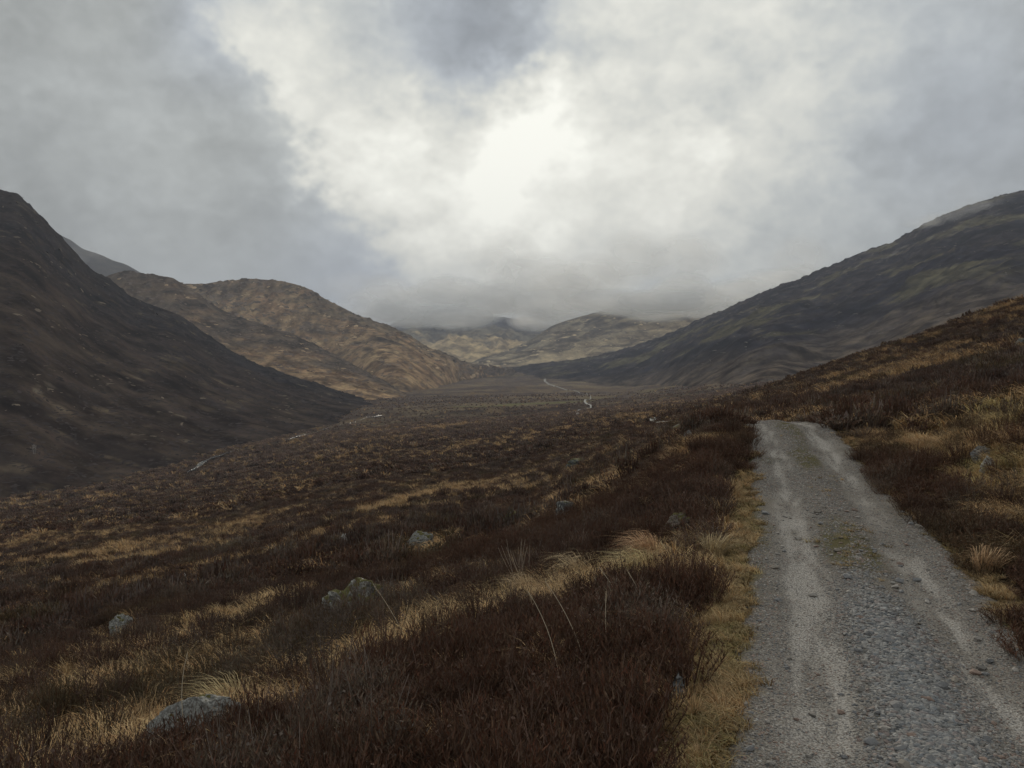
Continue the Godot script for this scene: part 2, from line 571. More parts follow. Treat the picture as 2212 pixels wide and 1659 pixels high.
func make_ground() -> void:
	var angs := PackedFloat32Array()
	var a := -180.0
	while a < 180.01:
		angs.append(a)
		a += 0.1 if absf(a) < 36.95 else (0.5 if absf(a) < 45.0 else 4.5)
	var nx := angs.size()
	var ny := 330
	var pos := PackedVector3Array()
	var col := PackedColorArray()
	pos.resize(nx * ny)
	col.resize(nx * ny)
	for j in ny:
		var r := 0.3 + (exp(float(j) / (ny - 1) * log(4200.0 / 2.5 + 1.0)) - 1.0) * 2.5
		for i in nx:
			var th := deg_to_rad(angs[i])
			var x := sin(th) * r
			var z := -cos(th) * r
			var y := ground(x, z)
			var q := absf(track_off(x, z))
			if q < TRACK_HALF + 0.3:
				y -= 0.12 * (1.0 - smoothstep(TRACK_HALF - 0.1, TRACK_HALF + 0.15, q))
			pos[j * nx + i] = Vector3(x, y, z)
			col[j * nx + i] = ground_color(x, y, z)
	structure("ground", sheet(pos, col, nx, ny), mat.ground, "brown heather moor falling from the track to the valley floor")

# ------------------------------------------------------------------ hills
# A hill is a sheet that rises from its foot to its crest and falls away behind. crest and foot: [column, row, distance] seen from the track.
func hill(called: String, label: String, crest: Array, foot: Array, m: Material, kind: int, opt := {}) -> void:
	var cu := []
	var cv := []
	var cd := []
	for c in crest:
		cu.append(float(c[0])); cv.append(float(c[1])); cd.append(float(c[2]))
	var fu := []
	var fd := []
	var fh := []
	for c in foot:
		fu.append(float(c[0])); fd.append(float(c[2])); fh.append(EYE - float(c[2]) * (float(c[1]) - HV) / F)
	var step: float = opt.get("step", 3.0)
	var rows: int = opt.get("rows", 150)
	var bulge: float = opt.get("bulge", 1.0)
	var rough: float = opt.get("rough", 6.0)
	var sd: float = opt.get("seed", 0.0)
	var gx: float = opt.get("gx", 0.0)
	var gd: float = opt.get("gd", 1.0)
	var crags: float = opt.get("crags", 0.0)
	var u0: float = cu[0]
	var nx := int((float(cu[-1]) - u0) / step) + 1
	var back := 26
	var ny := rows + back
	var pos := PackedVector3Array()
	var col := PackedColorArray()
	pos.resize(nx * ny)
	col.resize(nx * ny)
	for i in nx:
		var u := u0 + i * step
		var s := (u - CU) / F
		var d1 := hermite(cu, cd, u)
		var h1 := EYE - d1 * (hermite(cu, cv, u) - HV) / F
		var d0 := minf(hermite(fu, fd, u), d1 - 5.0)
		var h0 := hermite(fu, fh, u)
		for j in ny:
			var t := float(j) / (rows - 1)
			var d := lerpf(d0, d1, t)
			var h: float
			if t <= 1.0:
				h = lerpf(h0, h1, pow(t, bulge) if t > 0.0 else 0.0)
			else:
				h = h1 - (d - d1) * 0.12 - (t - 1.0) * (t - 1.0) * 6.0 * (h1 - h0 + 40.0)
			var x := s * d
			var k := sin(clampf(t, 0.0, 1.0) * PI) + 0.16
			# water runs down the slope: gullies and ribs lie across the line of the hill
			var gc := x * gx + d * gd + 40.0 * n_big.get_noise_3d(x, h * 2.0, d + sd)
			var gn := n_ridge.get_noise_3d(gc * 1.8 + sd, h * 0.5, (d * gx - x * gd) * 0.22)
			var nn := n_ridge.get_noise_3d(x * 0.9 + sd, h * 0.9, d * 0.9) * 0.45 + n_mid.get_noise_3d(x * 0.6 + sd, h * 0.9, d * 0.6) * 0.5
			var crag := maxf(0.0, n_mid.get_noise_3d(x * 1.3 + sd, h * 2.6, d * 1.3)) * crags * smoothstep(0.45, 0.95, t)
			h += (nn * 0.7 + gn * 0.8) * rough * k + crag
			pos[j * nx + i] = Vector3(x, h, -d)
			col[j * nx + i] = hill_color(kind, x, h, d, clampf(t, 0.0, 1.0), gn, gc, crag)
	hill_grids[kind] = [pos, nx, rows]
	if kind == LEFT_HILL:
		left_points = pos
		left_nx = nx
		left_u0 = u0
		left_step = step
	structure(called, sheet(pos, col, nx, ny), m, label)

var hill_grids := {}
var left_points := PackedVector3Array()
var left_nx := 0
var left_u0 := 0.0
var left_step := 1.0

# the point of the dark left hill that the picture shows at column u, row v
func hill_spot(u: float, v: float) -> Vector3:
	var i := clampi(int(round((u - left_u0) / left_step)), 0, left_nx - 1)
	for j in left_points.size() / left_nx:
		var p := left_points[j * left_nx + i]
		if HV - F * (p.y - EYE) / -p.z <= v:
			return p
	return Vector3.ZERO

func feet(pts: Array, sink := 6.0) -> Array:
	var out := []
	for p in pts:
		var g := spot(p[0], p[1])
		out.append([p[0], HV + F * (EYE - (g.y - sink)) / -g.z, -g.z])
	return out

enum {LEFT_HILL, BROWN_SPUR, BROWN_HILL, BLUE_HILL, END_HILL, FAR_SLOPE, RIGHT_HILL}

func hill_color(kind: int, x: float, h: float, d: float, t: float, gn: float, gc: float, crag: float) -> Color:
	var streak := n_mid.get_noise_3d(x * 0.25, h * 1.3, d * 0.25)
	var fine := n_mid.get_noise_3d(x * 1.1, h * 3.2, d * 1.1)
	var broad := n_big.get_noise_3d(x, h * 2.2, d)
	var down := n_mid.get_noise_3d(gc * 0.9, h * 0.12, 7.0)       # runs down the slope
	var thread := n_mid.get_noise_3d(gc * 2.6, h * 0.5, d * 0.2)
	var mix1 := streak * 0.5 + fine * 0.5 + down * 0.45
	var c: Color
	match kind:
		LEFT_HILL:
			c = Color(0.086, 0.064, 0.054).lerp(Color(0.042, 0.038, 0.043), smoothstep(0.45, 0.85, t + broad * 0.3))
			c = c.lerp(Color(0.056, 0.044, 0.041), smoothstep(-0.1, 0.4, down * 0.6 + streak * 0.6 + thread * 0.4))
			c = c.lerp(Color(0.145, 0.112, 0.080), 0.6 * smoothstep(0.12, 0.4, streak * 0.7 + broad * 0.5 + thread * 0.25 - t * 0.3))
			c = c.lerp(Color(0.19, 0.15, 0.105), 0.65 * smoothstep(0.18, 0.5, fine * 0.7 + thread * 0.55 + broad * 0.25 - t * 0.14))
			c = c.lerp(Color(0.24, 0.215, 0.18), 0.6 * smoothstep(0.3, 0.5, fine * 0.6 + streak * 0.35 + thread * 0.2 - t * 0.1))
		BROWN_SPUR, BROWN_HILL:
			c = Color(0.46, 0.295, 0.18).lerp(Color(0.60, 0.43, 0.25), clampf(0.5 + mix1 * 1.3, 0.0, 1.0))
			c = c.lerp(Color(0.16, 0.135, 0.105), 0.85 * smoothstep(0.6, 2.0, crag))
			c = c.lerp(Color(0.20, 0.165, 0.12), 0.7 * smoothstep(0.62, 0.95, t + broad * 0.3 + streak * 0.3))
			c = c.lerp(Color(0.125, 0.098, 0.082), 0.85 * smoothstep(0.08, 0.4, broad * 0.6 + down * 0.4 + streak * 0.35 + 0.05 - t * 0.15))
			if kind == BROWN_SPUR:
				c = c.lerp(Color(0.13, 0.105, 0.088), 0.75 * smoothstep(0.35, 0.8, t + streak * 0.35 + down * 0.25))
		BLUE_HILL:
			c = Color(0.09, 0.085, 0.08).lerp(Color(0.12, 0.10, 0.075), clampf(0.5 + streak, 0.0, 1.0))
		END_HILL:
			c = Color(0.85, 0.64, 0.36).lerp(Color(0.30, 0.265, 0.20), smoothstep(0.34, 0.5, t + broad * 0.2 + streak * 0.12))  # the gold foot is a patch of sunlight painted into the grass colour
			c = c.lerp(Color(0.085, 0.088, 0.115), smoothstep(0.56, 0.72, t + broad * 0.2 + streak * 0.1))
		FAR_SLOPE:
			c = Color(0.74, 0.58, 0.36).lerp(Color(0.40, 0.335, 0.24), clampf(t * 1.3 + broad * 0.4, 0.0, 1.0))  # straw brightened low down: the same sunlight put into the colour
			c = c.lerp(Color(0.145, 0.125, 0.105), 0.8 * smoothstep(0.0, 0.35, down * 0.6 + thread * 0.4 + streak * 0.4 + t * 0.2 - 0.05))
		RIGHT_HILL:
			c = Color(0.038, 0.037, 0.056).lerp(Color(0.090, 0.076, 0.080), clampf(0.38 + mix1 * 1.4 + broad * 0.5, 0.0, 1.0))
			c = c.lerp(Color(0.17, 0.14, 0.10), 0.75 * smoothstep(0.12, 0.42, thread * 0.5 + streak * 0.4 + broad * 0.5 + fine * 0.2))
			c = tint(c, 1.0 - 0.45 * smoothstep(0.05, 0.4, -broad * 0.8 - down * 0.5 - streak * 0.3))
			c = c.lerp(Color(0.19, 0.172, 0.105), 0.8 * smoothstep(0.2, 0.36, broad + streak * 0.3 + thread * 0.2) * smoothstep(0.2, 0.4, t))
			c = c.lerp(Color(0.25, 0.24, 0.25), 0.6 * smoothstep(0.36, 0.5, thread + 0.25 * fine) * smoothstep(0.6, 0.8, t))
			c = c.lerp(Color(0.24, 0.19, 0.145).lerp(Color(0.12, 0.098, 0.09), clampf(0.5 + fine * 1.6, 0.0, 1.0)), (1.0 - smoothstep(0.10, 0.34, t + broad * 0.12)) * 0.85)
	return c

func make_hills() -> void:
	hill("hill", "far hill at the head of the glen, its dark top in cloud and its pale foot coloured gold for sunlight",
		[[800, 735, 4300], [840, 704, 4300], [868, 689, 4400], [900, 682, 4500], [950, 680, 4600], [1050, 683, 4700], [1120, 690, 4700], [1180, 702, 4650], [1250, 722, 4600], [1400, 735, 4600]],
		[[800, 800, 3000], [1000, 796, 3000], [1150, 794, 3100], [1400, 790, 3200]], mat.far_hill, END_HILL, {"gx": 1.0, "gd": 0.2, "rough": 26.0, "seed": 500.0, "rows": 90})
	hill("hill", "blue grey hill shoulder showing far behind the brown hill on the left",
		[[60, 480, 3000], [150, 518, 3000], [180, 538, 3000], [215, 550, 3000], [245, 563, 3000], [270, 571, 3000], [300, 587, 3000], [335, 603, 3000], [400, 640, 3000], [460, 680, 3000]],
		[[60, 800, 2300], [460, 800, 2300]], mat.far_hill, BLUE_HILL, {"rough": 10.0, "seed": 900.0, "rows": 70})
	hill("hill", "pale straw slope far up the glen, sunlight coloured into its low part, with its crest in cloud, right of the gap",
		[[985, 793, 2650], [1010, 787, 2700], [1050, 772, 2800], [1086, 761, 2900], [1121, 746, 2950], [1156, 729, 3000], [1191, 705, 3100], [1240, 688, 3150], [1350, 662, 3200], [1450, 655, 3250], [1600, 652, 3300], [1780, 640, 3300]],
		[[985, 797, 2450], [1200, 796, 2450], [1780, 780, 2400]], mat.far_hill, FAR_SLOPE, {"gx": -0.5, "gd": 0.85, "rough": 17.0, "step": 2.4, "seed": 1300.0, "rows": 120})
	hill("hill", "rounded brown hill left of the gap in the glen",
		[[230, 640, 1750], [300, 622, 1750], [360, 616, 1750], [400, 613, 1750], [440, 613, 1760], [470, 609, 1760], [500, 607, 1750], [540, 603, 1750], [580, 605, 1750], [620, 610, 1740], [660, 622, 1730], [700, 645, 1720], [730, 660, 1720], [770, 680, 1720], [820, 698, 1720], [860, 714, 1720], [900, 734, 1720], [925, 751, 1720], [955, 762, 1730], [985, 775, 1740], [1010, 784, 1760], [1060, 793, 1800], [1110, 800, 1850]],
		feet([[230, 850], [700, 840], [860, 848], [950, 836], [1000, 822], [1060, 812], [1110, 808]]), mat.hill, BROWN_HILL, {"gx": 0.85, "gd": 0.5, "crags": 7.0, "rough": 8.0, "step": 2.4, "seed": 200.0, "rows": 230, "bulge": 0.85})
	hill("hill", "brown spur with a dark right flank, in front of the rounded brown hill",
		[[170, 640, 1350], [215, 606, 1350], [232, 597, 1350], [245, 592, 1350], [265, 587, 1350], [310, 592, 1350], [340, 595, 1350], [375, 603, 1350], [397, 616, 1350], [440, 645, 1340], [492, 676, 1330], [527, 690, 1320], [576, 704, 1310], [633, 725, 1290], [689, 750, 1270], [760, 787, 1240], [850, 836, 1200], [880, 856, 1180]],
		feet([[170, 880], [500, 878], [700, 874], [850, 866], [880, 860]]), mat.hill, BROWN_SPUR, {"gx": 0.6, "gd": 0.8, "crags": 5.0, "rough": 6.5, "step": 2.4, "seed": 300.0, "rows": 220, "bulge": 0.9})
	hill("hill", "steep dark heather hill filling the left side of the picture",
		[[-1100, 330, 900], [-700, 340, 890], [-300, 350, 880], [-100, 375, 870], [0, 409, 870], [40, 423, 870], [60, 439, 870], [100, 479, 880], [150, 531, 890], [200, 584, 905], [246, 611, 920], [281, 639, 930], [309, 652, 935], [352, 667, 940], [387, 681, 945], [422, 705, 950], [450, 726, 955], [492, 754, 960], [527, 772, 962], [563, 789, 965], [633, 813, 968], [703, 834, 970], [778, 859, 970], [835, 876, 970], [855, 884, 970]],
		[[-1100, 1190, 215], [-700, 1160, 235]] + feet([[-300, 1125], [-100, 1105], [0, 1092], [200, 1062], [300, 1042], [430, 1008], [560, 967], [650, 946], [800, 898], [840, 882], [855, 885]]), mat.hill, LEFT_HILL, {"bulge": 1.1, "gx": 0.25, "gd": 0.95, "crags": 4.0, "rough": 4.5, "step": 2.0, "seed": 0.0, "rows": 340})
	hill("hill", "broad dark hill with green patches rising to the right edge of the picture",
		[[1105, 797, 2300], [1156, 788, 2250], [1261, 775, 2150], [1332, 759, 2050], [1402, 738, 1950], [1434, 725, 1900], [1480, 707, 1850], [1512, 690, 1820], [1560, 672, 1790], [1617, 645, 1750], [1650, 632, 1730], [1694, 613, 1700], [1719, 606, 1690], [1757, 591, 1670], [1800, 573, 1650], [1856, 548, 1640], [1926, 525, 1620], [1960, 506, 1610], [1997, 486, 1600], [2040, 465, 1600], [2084, 447, 1600], [2137, 430, 1600], [2212, 412, 1600], [2300, 400, 1600], [2500, 385, 1600], [2900, 380, 1600]],
		feet([[1105, 812], [1200, 826], [1300, 835], [1400, 838], [1500, 838], [1650, 830]], 8.0) + [[1800, 812, 700], [2000, 775, 620], [2212, 730, 560], [2800, 700, 500]], mat.hill, RIGHT_HILL, {"gx": -0.45, "gd": 0.9, "crags": 7.0, "rough": 11.0, "step": 2.2, "seed": 700.0, "rows": 300, "bulge": 1.12})

func make_hill_cover() -> void:
	var m := StandardMaterial3D.new()
	m.resource_name = "knoll turf"
	m.vertex_color_use_as_albedo = true
	m.roughness = 1.0
	m.specular_mode = BaseMaterial3D.SPECULAR_DISABLED
	mat.knoll = m
	hill_cover(LEFT_HILL, 34000, 1.9, Color(0.145, 0.118, 0.092), Color(0.046, 0.037, 0.036), 0.2, "low knolls of grass and rock flecking the steep dark left hill")
	hill_cover(RIGHT_HILL, 15000, 1.7, Color(0.135, 0.12, 0.105), Color(0.06, 0.055, 0.065), 1.0, "pale flecks of rock and grass on the broad right-hand hill")
	hill_cover(BROWN_HILL, 7000, 2.2, Color(0.44, 0.315, 0.195), Color(0.17, 0.13, 0.102), 0.35, "knolls and small outcrops on the rounded brown hill")
	hill_cover(BROWN_SPUR, 6000, 2.0, Color(0.40, 0.285, 0.18), Color(0.15, 0.115, 0.095), 0.3, "knolls on the brown spur in front of the rounded hill")
	hill_cover(FAR_SLOPE, 7000, 2.0, Color(0.62, 0.49, 0.31), Color(0.3, 0.25, 0.19), 1.0, "pale knolls on the far straw slope")

func at(u: float, v: float, d: float) -> Vector3:
	return Vector3(d * (u - CU) / F, EYE - d * (v - HV) / F, -d)

# a bank of cloud with a firm base that thins out upwards: many soft puffs through its length, height and depth
func bank(u: float, v: float, d: float, wide: float, high: float, deep: float, count: int, thick: float, label: String) -> void:
	var base := at(u, v, d)
	var st := begin()
	st.set_smooth_group(0)
	var rings := 14
	var round := 28
	var n := 0
	for k in count:
		var f := (k + rng.randf()) / count
		var x := (f - 0.5) * wide + rng.randf_range(-0.04, 0.04) * wide
		var rx := wide * rng.randf_range(0.10, 0.2)
		var up := pow(rng.randf(), 1.8)
		var ry := high * rng.randf_range(0.22, 0.42) * (0.7 + up)
		var rz := deep * rng.randf_range(0.15, 0.3)
		var y := ry * 0.75 + up * high * 0.75 + rng.randf_range(-0.05, 0.05) * high
		var z := rng.randf_range(-0.5, 0.5) * deep
		var alpha := thick * (1.0 - 0.65 * up) * (1.0 - pow(absf(f - 0.5) * 2.0, 3.0) * 0.7)
		for i in rings + 1:
			var p := PI * i / rings
			for j in round + 1:
				var q := TAU * j / round
				var w := Vector3(sin(p) * cos(q), cos(p), sin(p) * sin(q))
				var at_ := Vector3(x, y, z) + w * Vector3(rx, ry, rz)
				var lumpy := n_mid.get_noise_3d(at_.x * 0.25 + u, at_.y * 0.5, at_.z * 0.25)
				# thin at the rim, thicker through the heart
				var rim := 1.0 - w.x * w.x - w.y * w.y
				st.set_color(Color(0.96, 0.965, 0.97, clampf(alpha * smoothstep(0.0, 1.0, rim) * (1.0 + lumpy * 0.9), 0.0, 1.0)))
				st.add_vertex(at_ * (1.0 + 0.0 * lumpy))
		for i in rings:
			for j in round:
				var a := n + i * (round + 1) + j
				for e in [a, a + 1, a + round + 1, a + 1, a + round + 2, a + round + 1]:
					st.add_index(e)
		n += (rings + 1) * (round + 1)
	st.generate_normals()
	var o := MeshInstance3D.new()
	o.name = "cloud"
	o.mesh = st.commit()
	o.material_override = mat.cloud
	o.position = base
	o.set_meta("kind", "stuff")
	o.set_meta("label", label)
	o.set_meta("category", "cloud")
	add_child(o, true)

func make_clouds() -> void:
	var m := StandardMaterial3D.new()
	m.resource_name = "cloud vapour"
	m.vertex_color_use_as_albedo = true
	m.transparency = BaseMaterial3D.TRANSPARENCY_ALPHA
	m.cull_mode = BaseMaterial3D.CULL_DISABLED
	m.roughness = 1.0
	m.specular_mode = BaseMaterial3D.SPECULAR_DISABLED
	m.backlight_enabled = true
	m.backlight = Color(1, 1, 1)
	mat.cloud = m
	bank(1060, 711, 3950, 1350, 280, 420, 24, 0.65, "grey cloud sitting on the top of the far hill at the head of the glen")
	bank(1520, 686, 2780, 1050, 200, 300, 26, 0.72, "grey cloud sitting on the crest of the straw slope right of the gap")
	bank(180, 565, 2700, 110, 50, 120, 6, 0.10, "wisp of cloud on the blue shoulder behind the dark left hill")
	bank(2085, 490, 1450, 190, 50, 90, 14, 0.13, "small wisp of mist just under the crest of the right-hand hill")

# ------------------------------------------------------------------ burn, far paths
# a ribbon laid over the ground through points given as [column, row, width]
func ribbon(called: String, label: String, pts: Array, m: Material, lift: float, c: Color) -> void:
	var way := []
	for p in pts:
		var g := spot(p[0], p[1], 60.0)
		way.append([g, float(p[2])])
	var pos := PackedVector3Array()
	var col := PackedColorArray()
	var across := 5
	var n := 0
	for k in way.size() - 1:
		var a: Vector3 = way[k][0]
		var b: Vector3 = way[k + 1][0]
		var steps := clampi(int(a.distance_to(b) / 4.0), 4, 60)
		for i in steps + (1 if k == way.size() - 2 else 0):
			var t := float(i) / steps
			var p0: Vector3 = way[maxi(k - 1, 0)][0]
			var p3: Vector3 = way[mini(k + 2, way.size() - 1)][0]
			var p := a.cubic_interpolate(b, p0, p3, t)
			var q := a.cubic_interpolate(b, p0, p3, t + 0.02)
			var side := Vector3(-(q.z - p.z), 0, q.x - p.x).normalized()
			var w: float = lerpf(way[k][1], way[k + 1][1], t) * (1.0 + 0.25 * n_mid.get_noise_2d(p.x * 6.0, p.z * 6.0))
			keep_clear(p.x, p.z, w * 0.75)
			keep_clear(p.x * 0.985, p.z * 0.985, w * 0.7)
			for j in across:
				var e := p + side * w * (float(j) / (across - 1) - 0.5)
				e.y = ground(e.x, e.z) + lift
				pos.append(e)
				col.append(c)
			n += 1
	structure(called, sheet(pos, col, across, n), m, label)

func make_water() -> void:
	var w := StandardMaterial3D.new()
	w.resource_name = "burn water"
	w.albedo_color = Color(0.10, 0.11, 0.12)
	w.roughness = 0.22
	w.heightmap_enabled = true
	w.uv1_triplanar = true
	w.uv1_world_triplanar = true
	w.uv1_scale = Vector3.ONE / 5.0
	w.heightmap_texture = noise_texture(512, 0.03, 4, 71, [Color.BLACK, Color(0.5, 0.5, 0.5), Color.WHITE])
	w.heightmap_scale = 12.0
	ribbon("river", "rocky burn winding along the foot of the dark left hill, showing as a broken glint", [[405, 1024, 0.6], [425, 1014, 2.2], [436, 1003, 3], [448, 997, 1.3], [460, 992, 3], [474, 988, 2.8], [492, 981, 0.93], [540, 970, 0.52], [590, 960, 1.4], [612, 955, 0.6], [634, 949, 1.9], [646, 945, 3.9], [658, 941, 1.7], [700, 930, 0.52], [780, 909, 0.6], [808, 903, 1.7], [816, 901, 3.1], [826, 899, 1.4]], w, 0.9, Color.WHITE)

func make_far_paths() -> void:
	var m := StandardMaterial3D.new()
	m.resource_name = "pale gravel"
	m.vertex_color_use_as_albedo = true
	m.roughness = 0.95
	var c := Color(0.23, 0.222, 0.205)
	ribbon("path", "track seen small and pale where it winds up the glen to the gap", [[1125, 790, 4.2], [1145, 794, 4.2], [1163, 801, 3.8], [1177, 808, 3.8], [1188, 809, 3.8], [1181, 817, 3.8], [1177, 824, 3.8], [1191, 833, 3.8], [1209, 838, 3], [1240, 844, 1.9], [1268, 852, 0.65], [1276, 859, 0.85], [1264, 865, 2], [1267, 873, 2], [1277, 881, 1.2], [1262, 885, 0.78], [1247, 890, 1.5], [1248, 897, 1.5], [1243, 905, 0.78]], m, 0.7, c)
	ribbon("path", "near stretch of the far track coming round below the heather ridge", [[1358, 884, 0.65], [1378, 890, 0.65], [1394, 898, 0.6], [1402, 905, 0.85], [1412, 911, 1.1], [1448, 918, 0.5]], m, 0.35, c)

# ------------------------------------------------------------------ the track
func track_point(d: float, q: float) -> Vector3:
	var x := hermite(TRACK_D, TRACK_X, d) + q / 0.957
	var z := -d
	var edge := absf(q)
	var y := hermite(TRACK_D, TRACK_H, d)
	y += 0.035 * (exp(-q * q * 30.0)) - 0.03 * exp(-pow(q + 0.47, 2.0) * 40.0) - 0.03 * exp(-pow(q - 0.42, 2.0) * 40.0)
	y += n_fine.get_noise_2d(x * 2.5, z * 2.5) * 0.016 + n_fine.get_noise_2d(x * 9.0 + 40.0, z * 9.0) * 0.008
	y -= smoothstep(TRACK_HALF - 0.04, TRACK_HALF + 0.26, edge) * 0.13
	return Vector3(x, y + 0.012, z)

# half the width of the bare track at distance d, on the side of q
func bare_half(q: float, d: float) -> float:
	var sd := 31.0 if q > 0.0 else 0.0
	return (TRACK_HALF - 0.06 * smoothstep(15.0, 17.5, d)) - 0.02 + 0.14 * n_fine.get_noise_2d(d * 1.1, sd) + 0.12 * n_fine.get_noise_2d(d * 4.3, sd + 60.0)

func rut(q: float, d: float) -> float:
	var w := n_mid.get_noise_2d(d * 9.0, q * 30.0)
	var left_part := smoothstep(2.2, 4.2, d) * (1.0 - 0.55 * smoothstep(7.5, 10.0, d))
	var right_part := 1.0 - 0.5 * smoothstep(6.0, 8.0, d) * (1.0 - smoothstep(10.5, 12.0, d))
	return clampf(maxf((0.45 + 0.8 * left_part) * exp(-pow(q + 0.45 + w * 0.08, 2.0) * 24.0), right_part * exp(-pow(q - 0.43 + w * 0.08, 2.0) * 32.0)) * (0.8 + 0.7 * n_fine.get_noise_2d(d * 1.6, q * 3.0) + 0.9 * n_fine.get_noise_2d(d * 2.2 + 30.0, q * 16.0)), 0.0, 1.0)

func lump(sd: int, squash: Vector3, rough: float, levels := 1, sharp := false) -> ArrayMesh:
	# an icosahedron, split and pushed in and out: a worn stone
	var n := FastNoiseLite.new()
	n.seed = sd
	n.frequency = 0.9
	n.fractal_octaves = 3
	var p := (1.0 + sqrt(5.0)) / 2.0
	var v: Array[Vector3] = [Vector3(-1, p, 0), Vector3(1, p, 0), Vector3(-1, -p, 0), Vector3(1, -p, 0), Vector3(0, -1, p), Vector3(0, 1, p), Vector3(0, -1, -p), Vector3(0, 1, -p), Vector3(p, 0, -1), Vector3(p, 0, 1), Vector3(-p, 0, -1), Vector3(-p, 0, 1)]
	var f := PackedInt32Array([0, 11, 5, 0, 5, 1, 0, 1, 7, 0, 7, 10, 0, 10, 11, 1, 5, 9, 5, 11, 4, 11, 10, 2, 10, 7, 6, 7, 1, 8, 3, 9, 4, 3, 4, 2, 3, 2, 6, 3, 6, 8, 3, 8, 9, 4, 9, 5, 2, 4, 11, 6, 2, 10, 8, 6, 7, 9, 8, 1])
	for l in levels:
		var mid := {}
		var g := PackedInt32Array()
		for k in range(0, f.size(), 3):
			var t := [f[k], f[k + 1], f[k + 2]]
			var m := []
			for e in 3:
				var key := Vector2i(mini(t[e], t[(e + 1) % 3]), maxi(t[e], t[(e + 1) % 3]))
				if not mid.has(key):
					mid[key] = v.size()
					v.append((v[t[e]] + v[t[(e + 1) % 3]]) * 0.5)
				m.append(mid[key])
			g.append_array([t[0], m[0], m[2], t[1], m[1], m[0], t[2], m[2], m[1], m[0], m[1], m[2]])
		f = g
	var st := SurfaceTool.new()
	st.begin(Mesh.PRIMITIVE_TRIANGLES)
	st.set_smooth_group(-1 if sharp else 0)
	for w in v:
		var u := w.normalized()
		# flat facets as broken stone has them, then weathering
		var k := 1.0 + rough * n.get_noise_3dv(u * 1.3) + rough * 0.5 * n.get_noise_3dv(u * 3.7)
		var cut := u * k
		for c in 4:
			var dir := Vector3(sin(sd * 1.7 + c * 2.1), cos(sd * 0.9 + c * 1.3), sin(sd * 2.3 + c * 3.7)).normalized()
			var over := cut.dot(dir) - 0.72
			if over > 0.0:
				cut -= dir * over * 0.85
		st.add_vertex(cut * squash)
	for k in range(0, f.size(), 3):
		st.add_index(f[k]); st.add_index(f[k + 2]); st.add_index(f[k + 1])
	st.generate_normals()
	return st.commit()

func stone_material(called: String, scale: float) -> StandardMaterial3D:
	var m := StandardMaterial3D.new()
	m.resource_name = called
	m.vertex_color_use_as_albedo = true
	m.roughness = 0.8
	m.albedo_texture = noise_texture(512, 0.03, 5, 81, [Color(0.62, 0.60, 0.58), Color(0.82, 0.82, 0.82), Color(1, 1, 1)])
	m.uv1_triplanar = true
	m.uv1_scale = Vector3.ONE * scale
	return m

func stone_color(cool := 0.0) -> Color:
	var k := rng.randf()
	var c := Color(0.33, 0.305, 0.28)
	if k < 0.18:
		c = Color(0.31, 0.22, 0.18)
	elif k < 0.34:
		c = Color(0.31, 0.275, 0.235)
	elif k < 0.55:
		c = Color(0.19, 0.19, 0.195)
	elif k < 0.60:
		c = Color(0.46, 0.44, 0.41)
	c = c.lerp(Color(0.215, 0.235, 0.255), cool)
	return tint(c, rng.randf_range(0.7, 1.4))

# one object for a mass that nobody could count; the shapes it is made of are its parts
func mass(called: String, label: String, category: String, parent: Node = self) -> Node3D:
	var o := Node3D.new()
	o.name = called
	o.set_meta("kind", "stuff")
	if label:
		o.set_meta("label", label)
		o.set_meta("category", category)
	parent.add_child(o, true)
	return o

func multi(called: String, mesh: Mesh, m: Material, where: Array, cols: Array, label: String, parent: Node = self, category := "") -> void:
	if where.is_empty():
		return
	var mm := MultiMesh.new()
	mm.transform_format = MultiMesh.TRANSFORM_3D
	mm.use_colors = true
	mm.mesh = mesh
	mm.instance_count = where.size()
	for k in where.size():
		mm.set_instance_transform(k, where[k])
		mm.set_instance_color(k, cols[k])
	var o := MultiMeshInstance3D.new()
	o.name = called
	o.multimesh = mm
	o.material_override = m
	o.set_meta("kind", "stuff")
	if label:
		o.set_meta("label", label)
	if category:
		o.set_meta("category", category)
	parent.add_child(o, true)

